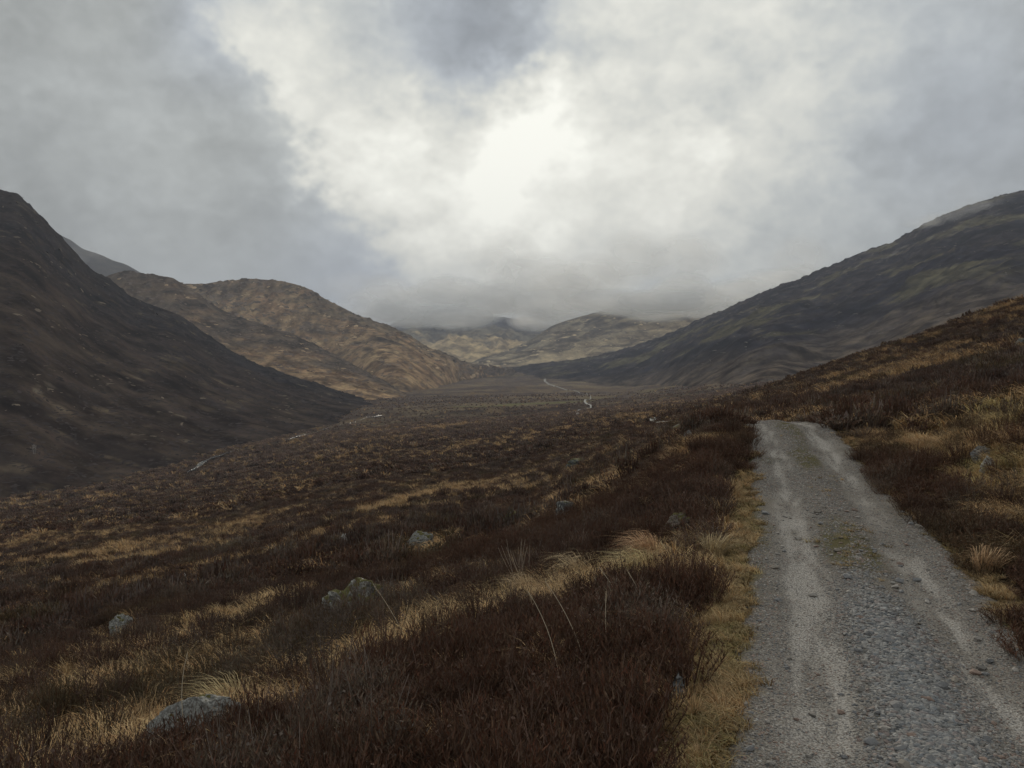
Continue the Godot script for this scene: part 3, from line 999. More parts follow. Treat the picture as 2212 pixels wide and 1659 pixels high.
func make_track() -> void:
	var nx := 81
	var ny := 620
	var pos := PackedVector3Array()
	var col := PackedColorArray()
	for j in ny:
		var d := -7.0 + 33.0 * j / (ny - 1)
		for i in nx:
			var q := (float(i) / (nx - 1) - 0.5) * 2.0 * (TRACK_HALF + 0.3)
			var p := track_point(d, q)
			pos.append(p)
			var r := rut(q, d)
			var k := n_fine.get_noise_2d(p.x * 3.0, p.z * 3.0)
			var c := Color(0.255, 0.235, 0.215).lerp(Color(0.19, 0.172, 0.15), clampf(0.5 + k, 0.0, 1.0))
			c = c.lerp(Color(0.44, 0.42, 0.40), r * 0.95)
			var moss := smoothstep(0.1, 0.5, n_mid.get_noise_2d(p.x * 9.0 + 9.0, p.z * 7.0) + 0.42 * exp(-pow(q - 0.02, 2.0) * 20.0) - r * 0.8)
			c = c.lerp(Color(0.135, 0.122, 0.062), moss * 0.85)
			col.append(c)
	var m := land_material("track dirt", 1.3, 61, 0.004)
	m.albedo_texture = noise_texture(1024, 0.07, 4, 66, [Color(0.66, 0.65, 0.63), Color(0.87, 0.86, 0.85), Color(1.0, 1.0, 0.99)])
	var track := structure("track", sheet(pos, col, nx, ny), m, "stony grey hill track with two worn wheel lines")
	var sm := stone_material("track stone", 9.0)
	var shapes: Array[ArrayMesh] = []
	for k in 6:
		shapes.append(lump(100 + k * 7, Vector3(0.62, 0.30, 0.46) * Vector3(1.0, rng.randf_range(0.7, 1.2), rng.randf_range(0.8, 1.2)), 0.55, 1, true))
	# fine gravel, many and small, thickest between and beside the wheel lines
	var where := [[], [], []]
	var cols := [[], [], []]
	var tries := 0
	while tries < 480000:
		tries += 1
		var d := exp(rng.randf_range(log(2.6), log(22.0)))
		var q := rng.randf_range(-TRACK_HALF - 0.2, TRACK_HALF + 0.2)
		if absf(q) > bare_half(q, d):
			continue
		var r := rut(q, d)
		var mid := exp(-pow(q + 0.0, 2.0) * 14.0)
		var thick := 0.52 + 0.35 * mid * (1.0 - smoothstep(4.5, 7.0, d)) + 0.9 * n_mid.get_noise_2d(d * 7.0, q * 24.0) + 0.35 * n_fine.get_noise_2d(d * 6.0, q * 9.0)
		if rng.randf() > thick * (1.0 - r * 0.62):
			continue
		var size := (0.0035 + (0.013 + 0.026 * mid * (1.0 - smoothstep(4.5, 7.0, d))) * (1.0 - 0.6 * r) * pow(rng.randf(), 3.4)) * (1.0 + d * 0.05)
		var p := track_point(d, q)
		var b := Basis.from_euler(Vector3(rng.randf_range(-0.35, 0.35), rng.randf() * TAU, rng.randf_range(-0.35, 0.35))).scaled(Vector3.ONE * size)
		var s := tries % 3
		where[s].append(Transform3D(b, p + Vector3.UP * size * 0.02))
		cols[s].append(stone_color(0.6 * mid * (1.0 - smoothstep(5.0, 7.5, d))))
	var gravel := mass("gravel", "", "", track)
	for s in 3:
		multi("pebbles", shapes[s], sm, where[s], cols[s], "", gravel)
	var made := 0
	# the stones one can pick out, each a piece of its own
	var taken: Array[Vector3] = []
	while made < 290:
		var d := exp(rng.randf_range(log(2.9), log(9.5)))
		var q := rng.randf_range(-TRACK_HALF, TRACK_HALF)
		if rng.randf() < rut(q, d) * 0.9:
			continue
		var p := track_point(d, q)
		if absf(q) > bare_half(q, d) or rng.randf() > 0.35 + 0.65 * exp(-q * q * 10.0):
			continue
		var size := rng.randf_range(0.02, 0.042)
		if rng.randf() < 0.3:
			size *= rng.randf_range(1.4, 2.3)
		var clash := false
		for o in taken:
			if o.distance_to(p) < size * 1.3:
				clash = true
				break
		if clash:
			continue
		taken.append(p)
		made += 1
		add_stone(track, shapes[made % 6], sm, p, size)

var stone_tints := {}

func add_stone(track: Node, mesh: Mesh, sm: StandardMaterial3D, p: Vector3, size: float, c := Color.BLACK) -> void:
	var o := MeshInstance3D.new()
	o.name = "stone"
	o.mesh = mesh
	var k := rng.randi_range(0, 17)
	if not stone_tints.has(k):
		var m: StandardMaterial3D = sm.duplicate()
		m.vertex_color_use_as_albedo = false
		m.albedo_color = stone_color().linear_to_srgb()
		stone_tints[k] = m
	o.material_override = stone_tints[k]
	o.transform = Transform3D(Basis.from_euler(Vector3(rng.randf_range(-0.25, 0.25), rng.randf() * TAU, rng.randf_range(-0.25, 0.25))).scaled(Vector3.ONE * size), p + Vector3.UP * size * 0.14)
	track.add_child(o, true)

# ------------------------------------------------------------------ heather and grass
func strip(st: SurfaceTool, pts: Array, w0: float, w1: float, side: Vector3, c: Color) -> void:
	var n := pts.size()
	for k in n - 1:
		var a := side * lerpf(w0, w1, float(k) / (n - 1))
		var b := side * lerpf(w0, w1, float(k + 1) / (n - 1))
		st.set_color(c)
		st.add_vertex(pts[k] - a); st.add_vertex(pts[k] + a); st.add_vertex(pts[k + 1] + b)
		if k < n - 2 or w1 > 0.0:
			st.add_vertex(pts[k] - a); st.add_vertex(pts[k + 1] + b); st.add_vertex(pts[k + 1] - b)

func commit(st: SurfaceTool) -> ArrayMesh:
	st.generate_normals()
	return st.commit()

# a clump of heather about one metre high and wide before it is scaled: wiry stems set with short upright sprigs
func heather_clump(sd: int, stems: int, sprigs: int, sprig: float, width: float, pale := 0) -> ArrayMesh:
	var r := RandomNumberGenerator.new()
	r.seed = sd
	var st := SurfaceTool.new()
	st.begin(Mesh.PRIMITIVE_TRIANGLES)
	for k in stems:
		var a := r.randf() * TAU
		var out := sqrt(r.randf()) * 0.62
		var base := Vector3(cos(a), 0, sin(a)) * out * 0.35
		var tip := Vector3(cos(a) * out, (1.0 - out * out * 0.75) * r.randf_range(0.7, 1.08), sin(a) * out)
		var mid := base.lerp(tip, 0.5) + Vector3(r.randf_range(-0.07, 0.07), 0.05, r.randf_range(-0.07, 0.07))
		var side := Vector3(-sin(a + r.randf()), 0, cos(a + r.randf())).normalized()
		strip(st, [base - Vector3(0, 0.15, 0), mid, tip], width * 0.8, width * 0.25, side, Color(0.75, 0.66, 0.60) * r.randf_range(0.6, 1.1))
		var hue := r.randf()
		for j in sprigs:
			var t := 0.25 + 0.75 * (j + r.randf()) / sprigs
			var p := (base.lerp(mid, t * 2.0) if t < 0.5 else mid.lerp(tip, t * 2.0 - 1.0))
			var g := Vector3(r.randf_range(-0.8, 0.8), r.randf_range(0.6, 1.5), r.randf_range(-0.8, 0.8)).normalized() * sprig * r.randf_range(0.6, 1.3)
			var e := Vector3(r.randf_range(-1, 1), r.randf_range(-0.3, 0.3), r.randf_range(-1, 1)).normalized()
			var c := Color(1.0, 0.84, 0.72).lerp(Color(1.25, 0.78, 0.62), hue) * r.randf_range(0.55, 1.5)
			if r.randf() < 0.05:
				c = Color(2.4, 2.1, 1.9)
			strip(st, [p, p + g * 0.5 + e * sprig * 0.08, p + g], width, 0.0, e, c)
	for k in 3:
		# a dead stem, bleached grey, stands clear of the rest
		var a := r.randf() * TAU
		var tip := Vector3(cos(a) * 0.4, r.randf_range(0.9, 1.25), sin(a) * 0.4)
		strip(st, [Vector3(cos(a), 0, sin(a)) * 0.15, tip * 0.6 + Vector3(r.randf_range(-0.08, 0.08), 0, 0.05), tip], width * 0.8, width * 0.3, Vector3(-sin(a), 0, cos(a)), Color(2.0, 1.85, 1.8))
	for k in pale:
		var a := r.randf() * TAU
		var out := r.randf() * 0.5
		var p := Vector3(cos(a) * out, 1.02 - out * out * 0.7, sin(a) * out)
		for m in 2:
			var e := Vector3(r.randf_range(-1, 1), r.randf_range(-1, 1), r.randf_range(-1, 1)).normalized() * 0.016
			var g := Vector3(r.randf_range(-1, 1), r.randf_range(-0.2, 1), r.randf_range(-1, 1)).normalized() * 0.02
			strip(st, [p - g, p + g], 0.012, 0.012, e.normalized(), Color(9.0, 8.4, 8.0))
	return commit(st)

# a tuft of dead grass about one metre long before it is scaled, its blades combed over towards +x
func grass_tuft(sd: int, blades: int, width: float, lean: float, spread: float) -> ArrayMesh:
	var r := RandomNumberGenerator.new()
	r.seed = sd
	var st := SurfaceTool.new()
	st.begin(Mesh.PRIMITIVE_TRIANGLES)
	for k in blades:
		var a := r.randf() * TAU
		var base := Vector3(cos(a), 0, sin(a)) * sqrt(r.randf()) * 0.22
		var l := r.randf_range(0.45, 1.1)
		var flow := (Vector3(cos(a), 0, sin(a)) * spread * r.randf_range(0.2, 1.0) + Vector3(lean, 0, r.randf_range(-0.35, 0.35))) * l
		var up := l * r.randf_range(0.55, 0.95)
		var pts := [base - Vector3(0, 0.08, 0), base + flow * 0.12 + Vector3(0, up * 0.55, 0), base + flow * 0.5 + Vector3(0, up * 0.85, 0), base + flow * 1.05 + Vector3(0, up * r.randf_range(0.45, 0.9), 0)]
		var side := Vector3(-flow.z, r.randf_range(-0.2, 0.2), flow.x).normalized().rotated(Vector3.UP, r.randf_range(-0.9, 0.9))
		var c := Color(1.0, 0.97, 0.90).lerp(Color(0.85, 0.60, 0.40), pow(r.randf(), 2.0)) * r.randf_range(0.55, 1.35)
		strip(st, pts, width, 0.0, side, c)
	return commit(st)

func plant_material(called: String) -> StandardMaterial3D:
	var m := StandardMaterial3D.new()
	m.resource_name = called
	m.vertex_color_use_as_albedo = true
	m.cull_mode = BaseMaterial3D.CULL_DISABLED
	m.roughness = 0.9
	m.metallic_specular = 0.25
	m.backlight_enabled = true
	m.backlight = Color(0.35, 0.35, 0.35)
	return m

func make_heather_and_grass() -> void:
	# short dead grass and moss that creeps onto the track from its margins and stands in its middle
	var creep := []
	var creep_c := []
	var mats: ArrayMesh = grass_tuft(480, 26, 0.03, 0.5, 1.3)
	for k in 26000:
		var d := exp(rng.randf_range(log(2.6), log(17.0)))
		var q := rng.randf_range(-TRACK_HALF - 0.25, TRACK_HALF + 0.2)
		var b := bare_half(q, d)
		var p0 := track_point(d, q)
		var margin := smoothstep(b - 0.03, b + 0.10, absf(q) + 0.1 * n_fine.get_noise_2d(p0.x * 4.0, p0.z * 4.0)) * (0.7 if q < 0.0 else 0.4)
		var middle := 0.06 * exp(-pow(q - 0.02, 2.0) * 16.0) * smoothstep(0.05, 0.35, n_mid.get_noise_2d(d * 9.0, q * 14.0 + 50.0))
		if rng.randf() > maxf(margin, middle):
			continue
		var p := track_point(d, q)
		if absf(q) > TRACK_HALF:
			p.y = maxf(p.y, ground(p.x, p.z))
		var s := rng.randf_range(0.05, 0.12)
		creep.append(Transform3D(Basis(Vector3.UP, PI * 0.85 + rng.randfn(0.0, 0.8)).scaled(Vector3(s, s * rng.randf_range(0.3, 0.6), s)), p - Vector3(0, 0.005, 0)))
		var c := Color(0.44, 0.33, 0.19).lerp(Color(0.24, 0.22, 0.09), rng.randf() * (0.9 if n_fine.get_noise_2d(p.x, p.z) > -0.1 else 0.3))
		creep_c.append(tint(c, rng.randf_range(0.45, 1.3)))
	multi("grass", mats, mat.grass, creep, creep_c, "short dead grass and moss creeping over the margins of the track", self, "grass")
	var heather := mass("heather", "dark brown winter heather covering the moor on both sides of the track", "heather")
	var grass := mass("grass", "pale dead grass growing in tongues among the heather and along the verge", "grass")
	# near to far: [from, to, plants per square metre, size, heather shapes, grass shapes]
	var near_h: Array[ArrayMesh] = []
	var mid_h: Array[ArrayMesh] = []
	var far_h: Array[ArrayMesh] = []
	var near_g: Array[ArrayMesh] = []
	var mid_g: Array[ArrayMesh] = []
	var far_g: Array[ArrayMesh] = []
	for k in 4:
		near_h.append(heather_clump(300 + k, 56, 12, 0.11, 0.010, 7 if k == 3 else 0))
		near_g.append(grass_tuft(400 + k, 80, 0.0095, 0.55 - 0.12 * k, 0.7))
	for k in 3:
		mid_h.append(heather_clump(320 + k, 34, 6, 0.20, 0.030))
		mid_g.append(grass_tuft(420 + k, 50, 0.018, 0.4, 0.8))
		far_h.append(heather_clump(340 + k, 16, 5, 0.30, 0.075))
		far_g.append(grass_tuft(440 + k, 26, 0.045, 0.3, 0.9))
	var bands := [
		[2.4, 8.0, 62.0, 0.30, near_h, near_g], [8.0, 17.0, 34.0, 0.33, near_h, near_g], [17.0, 46.0, 11.0, 0.45, mid_h, mid_g],
		[46.0, 110.0, 3.6, 0.66, mid_h, mid_g], [110.0, 240.0, 0.85, 1.1, far_h, far_g], [240.0, 520.0, 0.16, 1.9, far_h, far_g], [520.0, 1000.0, 0.022, 1.7, far_h, far_g]]
	var half := deg_to_rad(46.0)
	for b in bands:
		var hs: Array[ArrayMesh] = b[4]
		var gs: Array[ArrayMesh] = b[5]
		var hw := []
		var hc := []
		var gw := []
		var gc := []
		for k in hs.size():
			hw.append([]); hc.append([])
		for k in gs.size():
			gw.append([]); gc.append([])
		var count := int(half * (b[1] * b[1] - b[0] * b[0]) * b[2])
		for n in count:
			var r := sqrt(rng.randf_range(b[0] * b[0], b[1] * b[1]))
			var th := rng.randf_range(-half, half)
			var x := sin(th) * r
			var z := -cos(th) * r
			var q := track_off(x, z)
			var bare := bare_half(q, -z) + 0.02 if absf(q) < 3.0 else 0.0
			if absf(q) < bare:
				continue
			if blocked(x, z):
				continue
			var y := ground(x, z)
			var c := cover(x, z, y)
			if r > 480.0 and c.x > 0.35:
				continue
			var s: float = b[3] * rng.randf_range(0.75, 1.25)
			var verge := absf(q) < bare + 0.35
			if verge and q < 0.0 and -z < 12.0 or q > -bare - 0.30 and q < 0.0 and -z < 9.0:
				c.x = 1.0
			if rng.randf() < clampf(c.x if r < 480.0 else c.x * 1.2, 0.07, 0.88 if not verge else 1.0):
				var k := rng.randi_range(0, gs.size() - 1)
				var len := s * (1.2 if not verge else 0.5)
				var yaw := PI * 0.85 + rng.randfn(0.0, 0.95)
				var lay := Basis(Vector3.UP, yaw)
				var flat := rng.randf_range(0.3, 0.72) if r < 17.0 else rng.randf_range(0.6, 0.9)
				if verge:
					flat = rng.randf_range(0.45, 0.9)
				gw[k].append(Transform3D(lay.scaled(Vector3(len, len * flat, len)), Vector3(x, y - 0.02, z)))
				var g := Color(0.58, 0.43, 0.25).lerp(Color(0.44, 0.41, 0.18), c.y * rng.randf())
				g = g.lerp(Color(0.40, 0.25, 0.15), clampf(n_mid.get_noise_2d(x * 5.0, z * 5.0) + rng.randf_range(-0.2, 0.3), 0.0, 0.5))
				g = tint(g, lerpf(1.0, 0.82, smoothstep(12.0, 40.0, r)) + 0.25 * smoothstep(400.0, 900.0, r))
				gc[k].append(tint(g, rng.randf_range(0.6, 1.3)))
			else:
				if verge and rng.randf() < 0.35:
					continue
				var k := rng.randi_range(0, hs.size() - 1)
				if k == 3 and (n_mid.get_noise_2d(x * 8.0, z * 8.0) < -0.12):
					k = 0
				var h := s * rng.randf_range(0.85, 1.15) * (1.0 + 0.55 * n_mid.get_noise_2d(x * 12.0, z * 12.0)) * (0.8 if rng.randf() < 0.8 else 1.15)
				if verge:
					h *= 0.7
				if r > 46.0:
					h *= 0.6
				hw[k].append(Transform3D(Basis(Vector3.UP, rng.randf() * TAU).scaled(Vector3(s * 1.15, h, s * 1.15)), Vector3(x, y - 0.03, z)))
				var m1 := n_mid.get_noise_2d(x * 3.0 + 300.0, z * 3.0)
				var hcol := Color(0.118, 0.077, 0.060).lerp(Color(0.102, 0.078, 0.070), clampf(0.5 + m1 * 1.3, 0.0, 1.0))
				hcol = hcol.lerp(Color(0.135, 0.118, 0.068), 0.5 * smoothstep(0.2, 0.5, n_mid.get_noise_2d(x * 4.0, z * 4.0 - 200.0)))
				if n_fine.get_noise_2d(x * 1.3 + 500.0, z * 1.3) > 0.33:
					hcol = hcol.lerp(Color(0.19, 0.165, 0.145), 0.6)
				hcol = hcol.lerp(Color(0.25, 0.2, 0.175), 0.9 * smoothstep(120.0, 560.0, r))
				hc[k].append(tint(hcol, rng.randf_range(0.7, 1.3)))
		for k in hs.size():
			multi("clumps", hs[k], mat.heather, hw[k], hc[k], "", heather)
		for k in gs.size():
			multi("tufts", gs[k], mat.grass, gw[k], gc[k], "", grass)

# ------------------------------------------------------------------ boulders and single plants
var kept_clear := {}      # cells of 4 m with the circles [x, z, radius] in which no heather or grass grows

func keep_clear(x: float, z: float, r: float) -> void:
	for i in range(floori((x - r) / 4.0), floori((x + r) / 4.0) + 1):
		for j in range(floori((z - r) / 4.0), floori((z + r) / 4.0) + 1):
			var c := Vector2i(i, j)
			if not kept_clear.has(c):
				kept_clear[c] = []
			kept_clear[c].append([x, z, r])

func blocked(x: float, z: float) -> bool:
	for k in kept_clear.get(Vector2i(floori(x / 4.0), floori(z / 4.0)), []):
		var dx: float = x - k[0]
		var dz: float = z - k[1]
		if dx * dx + dz * dz < k[2] * k[2]:
			return true
	return false

func thing(called: String, label: String, category: String, where: Vector3, turn := 0.0, group := "") -> Node3D:
	var o := Node3D.new()
	o.name = called
	o.position = where
	o.rotation.y = turn
	o.set_meta("label", label)
	o.set_meta("category", category)
	if group:
		o.set_meta("group", group)
	add_child(o, true)
	return o

func part(called: String, mesh: Mesh, m: Material, parent: Node) -> MeshInstance3D:
	var o := MeshInstance3D.new()
	o.name = called
	o.mesh = mesh
	o.material_override = m
	parent.add_child(o, true)
	return o

# a boulder: grey stone with pale lichen; moss, where there is some, is a cushion of its own on its upper side
func rock_meshes(sd: int, size: Vector3, grey: Color, lichen: float, moss: float, lobes := 0.0, rough := 0.42) -> Array:
	var body := lump(sd, Vector3.ONE, rough, 4)
	var md := MeshDataTool.new()
	md.create_from_surface(body, 0)
	var n := FastNoiseLite.new()
	n.seed = sd + 3
	n.frequency = 1.6
	n.fractal_octaves = 4
	var st := SurfaceTool.new()
	st.begin(Mesh.PRIMITIVE_TRIANGLES)
	st.set_smooth_group(0)
	var cap := SurfaceTool.new()
	cap.begin(Mesh.PRIMITIVE_TRIANGLES)
	cap.set_smooth_group(0)
	var has_cap := false
	var green: Array[float] = []
	var spots: Array[Vector3] = []
	for k in md.get_vertex_count():
		var v := md.get_vertex(k)
		var p := v
		if lobes > 0.0:
			p.y -= lobes * exp(-pow((p.x + 0.35) * 5.0, 2.0)) * clampf(p.y + 0.4, 0.0, 1.0)
		p += v.normalized() * 0.045 * n.get_noise_3dv(v * 3.5)
		spots.append(p * size)
		var l := smoothstep(0.12, 0.32, n.get_noise_3dv(v * 1.7 + Vector3(9, 2, 4))) * lichen
		var c := grey.lerp(Color(0.62, 0.62, 0.57), l)
		c = tint(c, 1.0 + 0.5 * n.get_noise_3dv(v * 4.0))
		st.set_color(c)
		st.add_vertex(p * size)
		green.append(moss - 1.12 + clampf(md.get_vertex_normal(k).y, -1.0, 1.0) + n.get_noise_3dv(v * 1.2) * 0.9)
	for k in md.get_face_count():
		for e in 3:
			st.add_index(md.get_face_vertex(k, e))
	st.generate_normals()
	var out := [st.commit(), null]
	for k in md.get_face_count():
		var t := [md.get_face_vertex(k, 0), md.get_face_vertex(k, 1), md.get_face_vertex(k, 2)]
		if green[t[0]] > 0.0 or green[t[1]] > 0.0 or green[t[2]] > 0.0:
			has_cap = true
			for e in 3:
				var g: float = clampf(green[t[e]], -0.2, 0.5)
				var up := md.get_vertex_normal(t[e])
				cap.set_color(Color(0.17, 0.155, 0.065) * (1.0 + 0.6 * n.get_noise_3dv(spots[t[e]] * 9.0)))
				cap.add_vertex(spots[t[e]] + up * g * 0.09 * size.y)
	if has_cap:
		cap.generate_normals()
		out[1] = cap.commit()
	return out

var rock_mat: StandardMaterial3D
var moss_mat: StandardMaterial3D

func boulder(called: String, label: String, u: float, v: float, w: float, h: float, sd: int, grey: Color, lichen: float, moss: float, opt := {}) -> void:
	var lift: float = opt.get("lift", 0.12)
	var g := spot(u, v, opt.get("from", 2.2), lift)
	var d := -g.z
	var wide := 1.12 * w * d / F
	var tall := 1.1 * h * d / F + lift
	var deep: float = wide * opt.get("deep", 0.7)
	var size := Vector3(wide * 0.56, tall * 0.75, deep * 0.56)
	var o := thing(called, label, opt.get("category", "boulder"), g + Vector3(0, tall * float(opt.get("raise", 0.30)), -deep * 0.25), opt.get("turn", 0.0))
	o.rotation.z = opt.get("tilt", 0.0)
	var m := rock_meshes(sd, size, grey, lichen, moss, opt.get("lobes", 0.0), opt.get("rough", 0.42))
	part("stone", m[0], rock_mat, o)
	if m[1]:
		part("moss", m[1], moss_mat, o).set_meta("kind", "stuff")
	keep_clear(g.x, g.z - deep * 0.2, wide * 0.45)
	if d < 60.0:
		var k := (g * Vector3(1, 0, 1)).normalized()
		keep_clear(g.x - k.x * deep * 0.6, g.z - k.z * deep * 0.6, wide * 0.42)
		keep_clear(g.x - k.x * deep * 1.0, g.z - k.z * deep * 1.0, wide * 0.3)

func make_boulders() -> void:
	rock_mat = stone_material("boulder stone", 2.2)
	rock_mat.heightmap_enabled = true
	rock_mat.heightmap_texture = noise_texture(512, 0.02, 5, 83, [Color.BLACK, Color(0.5, 0.5, 0.5), Color.WHITE])
	rock_mat.heightmap_scale = 4.0
	moss_mat = plant_material("moss")
	moss_mat.backlight_enabled = false
	moss_mat.albedo_texture = noise_texture(256, 0.09, 3, 87, [Color(0.45, 0.45, 0.4), Color(0.8, 0.8, 0.8), Color(1, 1, 1)])
	moss_mat.uv1_triplanar = true
	moss_mat.uv1_scale = Vector3.ONE * 5.0
	var grey := Color(0.225, 0.21, 0.19)
	boulder("boulder", "large two-humped grey boulder with yellow moss on top, above the pale grass band", 762, 1322, 108, 46, 505, grey, 0.9, 0.45, {"lobes": 0.3, "deep": 0.75, "raise": 0.42, "rough": 0.25})
	boulder("boulder", "long flat blue-grey slab bedded in heather at the lower left", 417, 1582, 165, 40, 517, Color(0.34, 0.335, 0.315), 0.35, 0.1, {"rough": 0.16, "raise": 0.46, "tilt": 0.16, "deep": 0.5, "turn": 0.25})
	boulder("boulder", "rounded bare grey boulder in the moor beside a tuft of yellow grass", 905, 1180, 48, 26, 523, Color(0.30, 0.295, 0.27), 0.4, 0.12)
	boulder("boulder", "low pale-topped boulder left of the rounded bare grey one", 756, 1174, 46, 17, 531, Color(0.42, 0.41, 0.39), 1.0, 0.0, {"tilt": 0.12})
	boulder("boulder", "broad mossy boulder at the upper end of the small boulders in the heather", 1106, 1138, 54, 26, 541, grey, 0.7, 0.6)
	boulder("boulder", "narrow dark stone flecked with white, half hidden in heather below the straw streak", 1222, 1112, 34, 30, 547, Color(0.12, 0.12, 0.12), 1.0, 0.0)
	boulder("boulder", "distant dark green-grey boulder sunk in the moor above the straw streak", 1249, 1006, 38, 14, 557, Color(0.15, 0.16, 0.15), 0.3, 0.35)
	boulder("boulder", "small whitish rock with a dark hollow under it, alone on the left moor", 259, 1356, 40, 20, 563, Color(0.36, 0.36, 0.34), 0.9, 0.2)
	boulder("boulder", "brownish rock standing in the grass of the track's left verge", 1466, 1150, 46, 34, 569, Color(0.21, 0.165, 0.13), 0.2, 0.15, {"lift": 0.05})
	boulder("stone", "single smooth grey stone lying on the straw verge left of the track", 1466, 1484, 26, 17, 577, Color(0.33, 0.335, 0.34), 0.1, 0.0, {"lift": 0.06, "category": "stone"})
	boulder("boulder", "grey rock at the right edge of the picture high on the bank", 2207, 750, 22, 16, 587, Color(0.26, 0.28, 0.28), 0.6, 0.1)
	boulder("stone", "tiny white stone on the dark heather slope beyond the crest of the track", 1823, 867, 7, 6, 593, Color(0.75, 0.75, 0.73), 0.0, 0.0, {"category": "stone", "lift": 0.2})
	boulder("stone", "small white stone on the bank near the right edge, under the skyline slope", 2110, 831, 11, 6, 599, Color(0.7, 0.7, 0.68), 0.0, 0.0, {"category": "stone", "lift": 0.2})
	boulder("stone", "thin white sliver of stone on the grassy right bank", 2137, 999, 28, 8, 601, Color(0.62, 0.62, 0.6), 0.0, 0.0, {"category": "stone", "lift": 0.14, "tilt": 0.3, "deep": 0.4})
	boulder("stone", "pinkish upright stone where the track meets the bank at the crest", 1831, 912, 13, 16, 607, Color(0.30, 0.21, 0.18), 0.1, 0.0, {"category": "stone"})
	boulder("stone", "little white stone far out on the left moor", 399, 1249, 9, 7, 613, Color(0.6, 0.6, 0.58), 0.0, 0.0, {"category": "stone", "lift": 0.2})
	boulder("stone", "grey stone lying across the grass of the right bank", 2120, 1078 - 104, 30, 9, 617, Color(0.25, 0.25, 0.26), 0.3, 0.0, {"category": "stone", "lift": 0.12})
	boulder("boulder", "weathered grey stone beside the far straw streak on the ridge left of the track", 1488, 945, 16, 11, 619, Color(0.26, 0.25, 0.25), 0.4, 0.0)

# a bent stalk between two points
func stalk_mesh(a: Vector3, b: Vector3, sag: Vector3, r0: float, r1: float, c: Color, st: SurfaceTool) -> void:
	var rings := 9
	var sides := 4
	var pts := []
	for k in rings:
		var t := float(k) / (rings - 1)
		pts.append(a.lerp(b, t) + sag * 4.0 * t * (1.0 - t))
	for k in rings - 1:
		var t := float(k) / (rings - 1)
		var along: Vector3 = (pts[k + 1] - pts[k]).normalized()
		var s := along.cross(Vector3(0.3, 0.1, 1.0)).normalized()
		var w := along.cross(s)
		for e in sides:
			var a0 := TAU * e / sides
			var a1 := TAU * (e + 1) / sides
			var ra := lerpf(r0, r1, t)
			var rb := lerpf(r0, r1, t + 1.0 / (rings - 1))
			var p0: Vector3 = pts[k] + (s * cos(a0) + w * sin(a0)) * ra
			var p1: Vector3 = pts[k] + (s * cos(a1) + w * sin(a1)) * ra
			var p2: Vector3 = pts[k + 1] + (s * cos(a0) + w * sin(a0)) * rb
			var p3: Vector3 = pts[k + 1] + (s * cos(a1) + w * sin(a1)) * rb
			st.set_color(c)
			for q in [p0, p2, p1, p1, p2, p3]:
				st.add_vertex(q)

func begin() -> SurfaceTool:
	var st := SurfaceTool.new()
	st.begin(Mesh.PRIMITIVE_TRIANGLES)
	return st

# one long dry grass stalk rooted at (u0, v0) with its tip over (u1, v1)
func stalk(label: String, u0: float, v0: float, u1: float, v1: float, bend := 0.05) -> void:
	var g := spot(u0, v0, 2.2, 0.12)
	var d := -g.z
	var tip := at(u1, v1, d * 1.02) - g
	var st := begin()
	stalk_mesh(Vector3(0, -0.05, 0), tip, Vector3(bend, 0.02, 0.02), 0.0026, 0.0014, Color(0.50, 0.42, 0.31), st)
	var o := thing("grass_stalk", label, "grass stalk", g, 0.0, "long dry grass stalks standing out of the heather")
	part("stem", commit(st), mat.stem, o)
	# the thin seed head
	var hd := begin()
	var dir := tip.normalized()
	for k in 9:
		var p := tip * (0.86 + 0.018 * k)
		var off := Vector3(rng.randf_range(-1, 1), 0.8, rng.randf_range(-1, 1)).normalized() * 0.02
		strip(hd, [p, p + off + dir * 0.01], 0.0016, 0.0, Vector3(1, 0, 0), Color(0.45, 0.36, 0.25))
	part("seed_head", commit(hd), mat.stem, o)

# a bare wiry bush: stems that fork twice
func twig_bush(called: String, label: String, category: String, where: Vector3, h: float, stems: int, c: Color, sd: int, thick := 0.006, group := "") -> void:
	var r := RandomNumberGenerator.new()
	r.seed = sd
	var o := thing(called, label, category, where, 0.0, group)
	for k in stems:
		var st := begin()
		var a := TAU * (k + r.randf() * 0.7) / stems
		var lean := r.randf_range(0.15, 0.6)
		var tip := Vector3(cos(a) * lean, r.randf_range(0.7, 1.0), sin(a) * lean) * h
		var root := Vector3(cos(a), 0, sin(a)) * h * 0.08
		stalk_mesh(root - Vector3(0, 0.06, 0), tip, Vector3(r.randf_range(-0.04, 0.04), 0.0, r.randf_range(-0.04, 0.04)), thick, thick * 0.4, c * r.randf_range(0.8, 1.2), st)
		for j in 6:
			var t := r.randf_range(0.3, 0.95)
			var p := root.lerp(tip, t)
			var e := p + Vector3(r.randf_range(-0.35, 0.35), r.randf_range(0.1, 0.4), r.randf_range(-0.35, 0.35)) * h * (1.1 - t * 0.5)
			stalk_mesh(p, e, Vector3.ZERO, thick * 0.5, thick * 0.25, c * r.randf_range(0.8, 1.3), st)
			for m in 3:
				var pp := p.lerp(e, r.randf_range(0.3, 0.9))
				stalk_mesh(pp, pp + Vector3(r.randf_range(-0.2, 0.2), r.randf_range(0.0, 0.25), r.randf_range(-0.2, 0.2)) * h * 0.6, Vector3.ZERO, thick * 0.35, thick * 0.15, c * r.randf_range(0.9, 1.4), st)
		part("stem", commit(st), mat.stem, o)

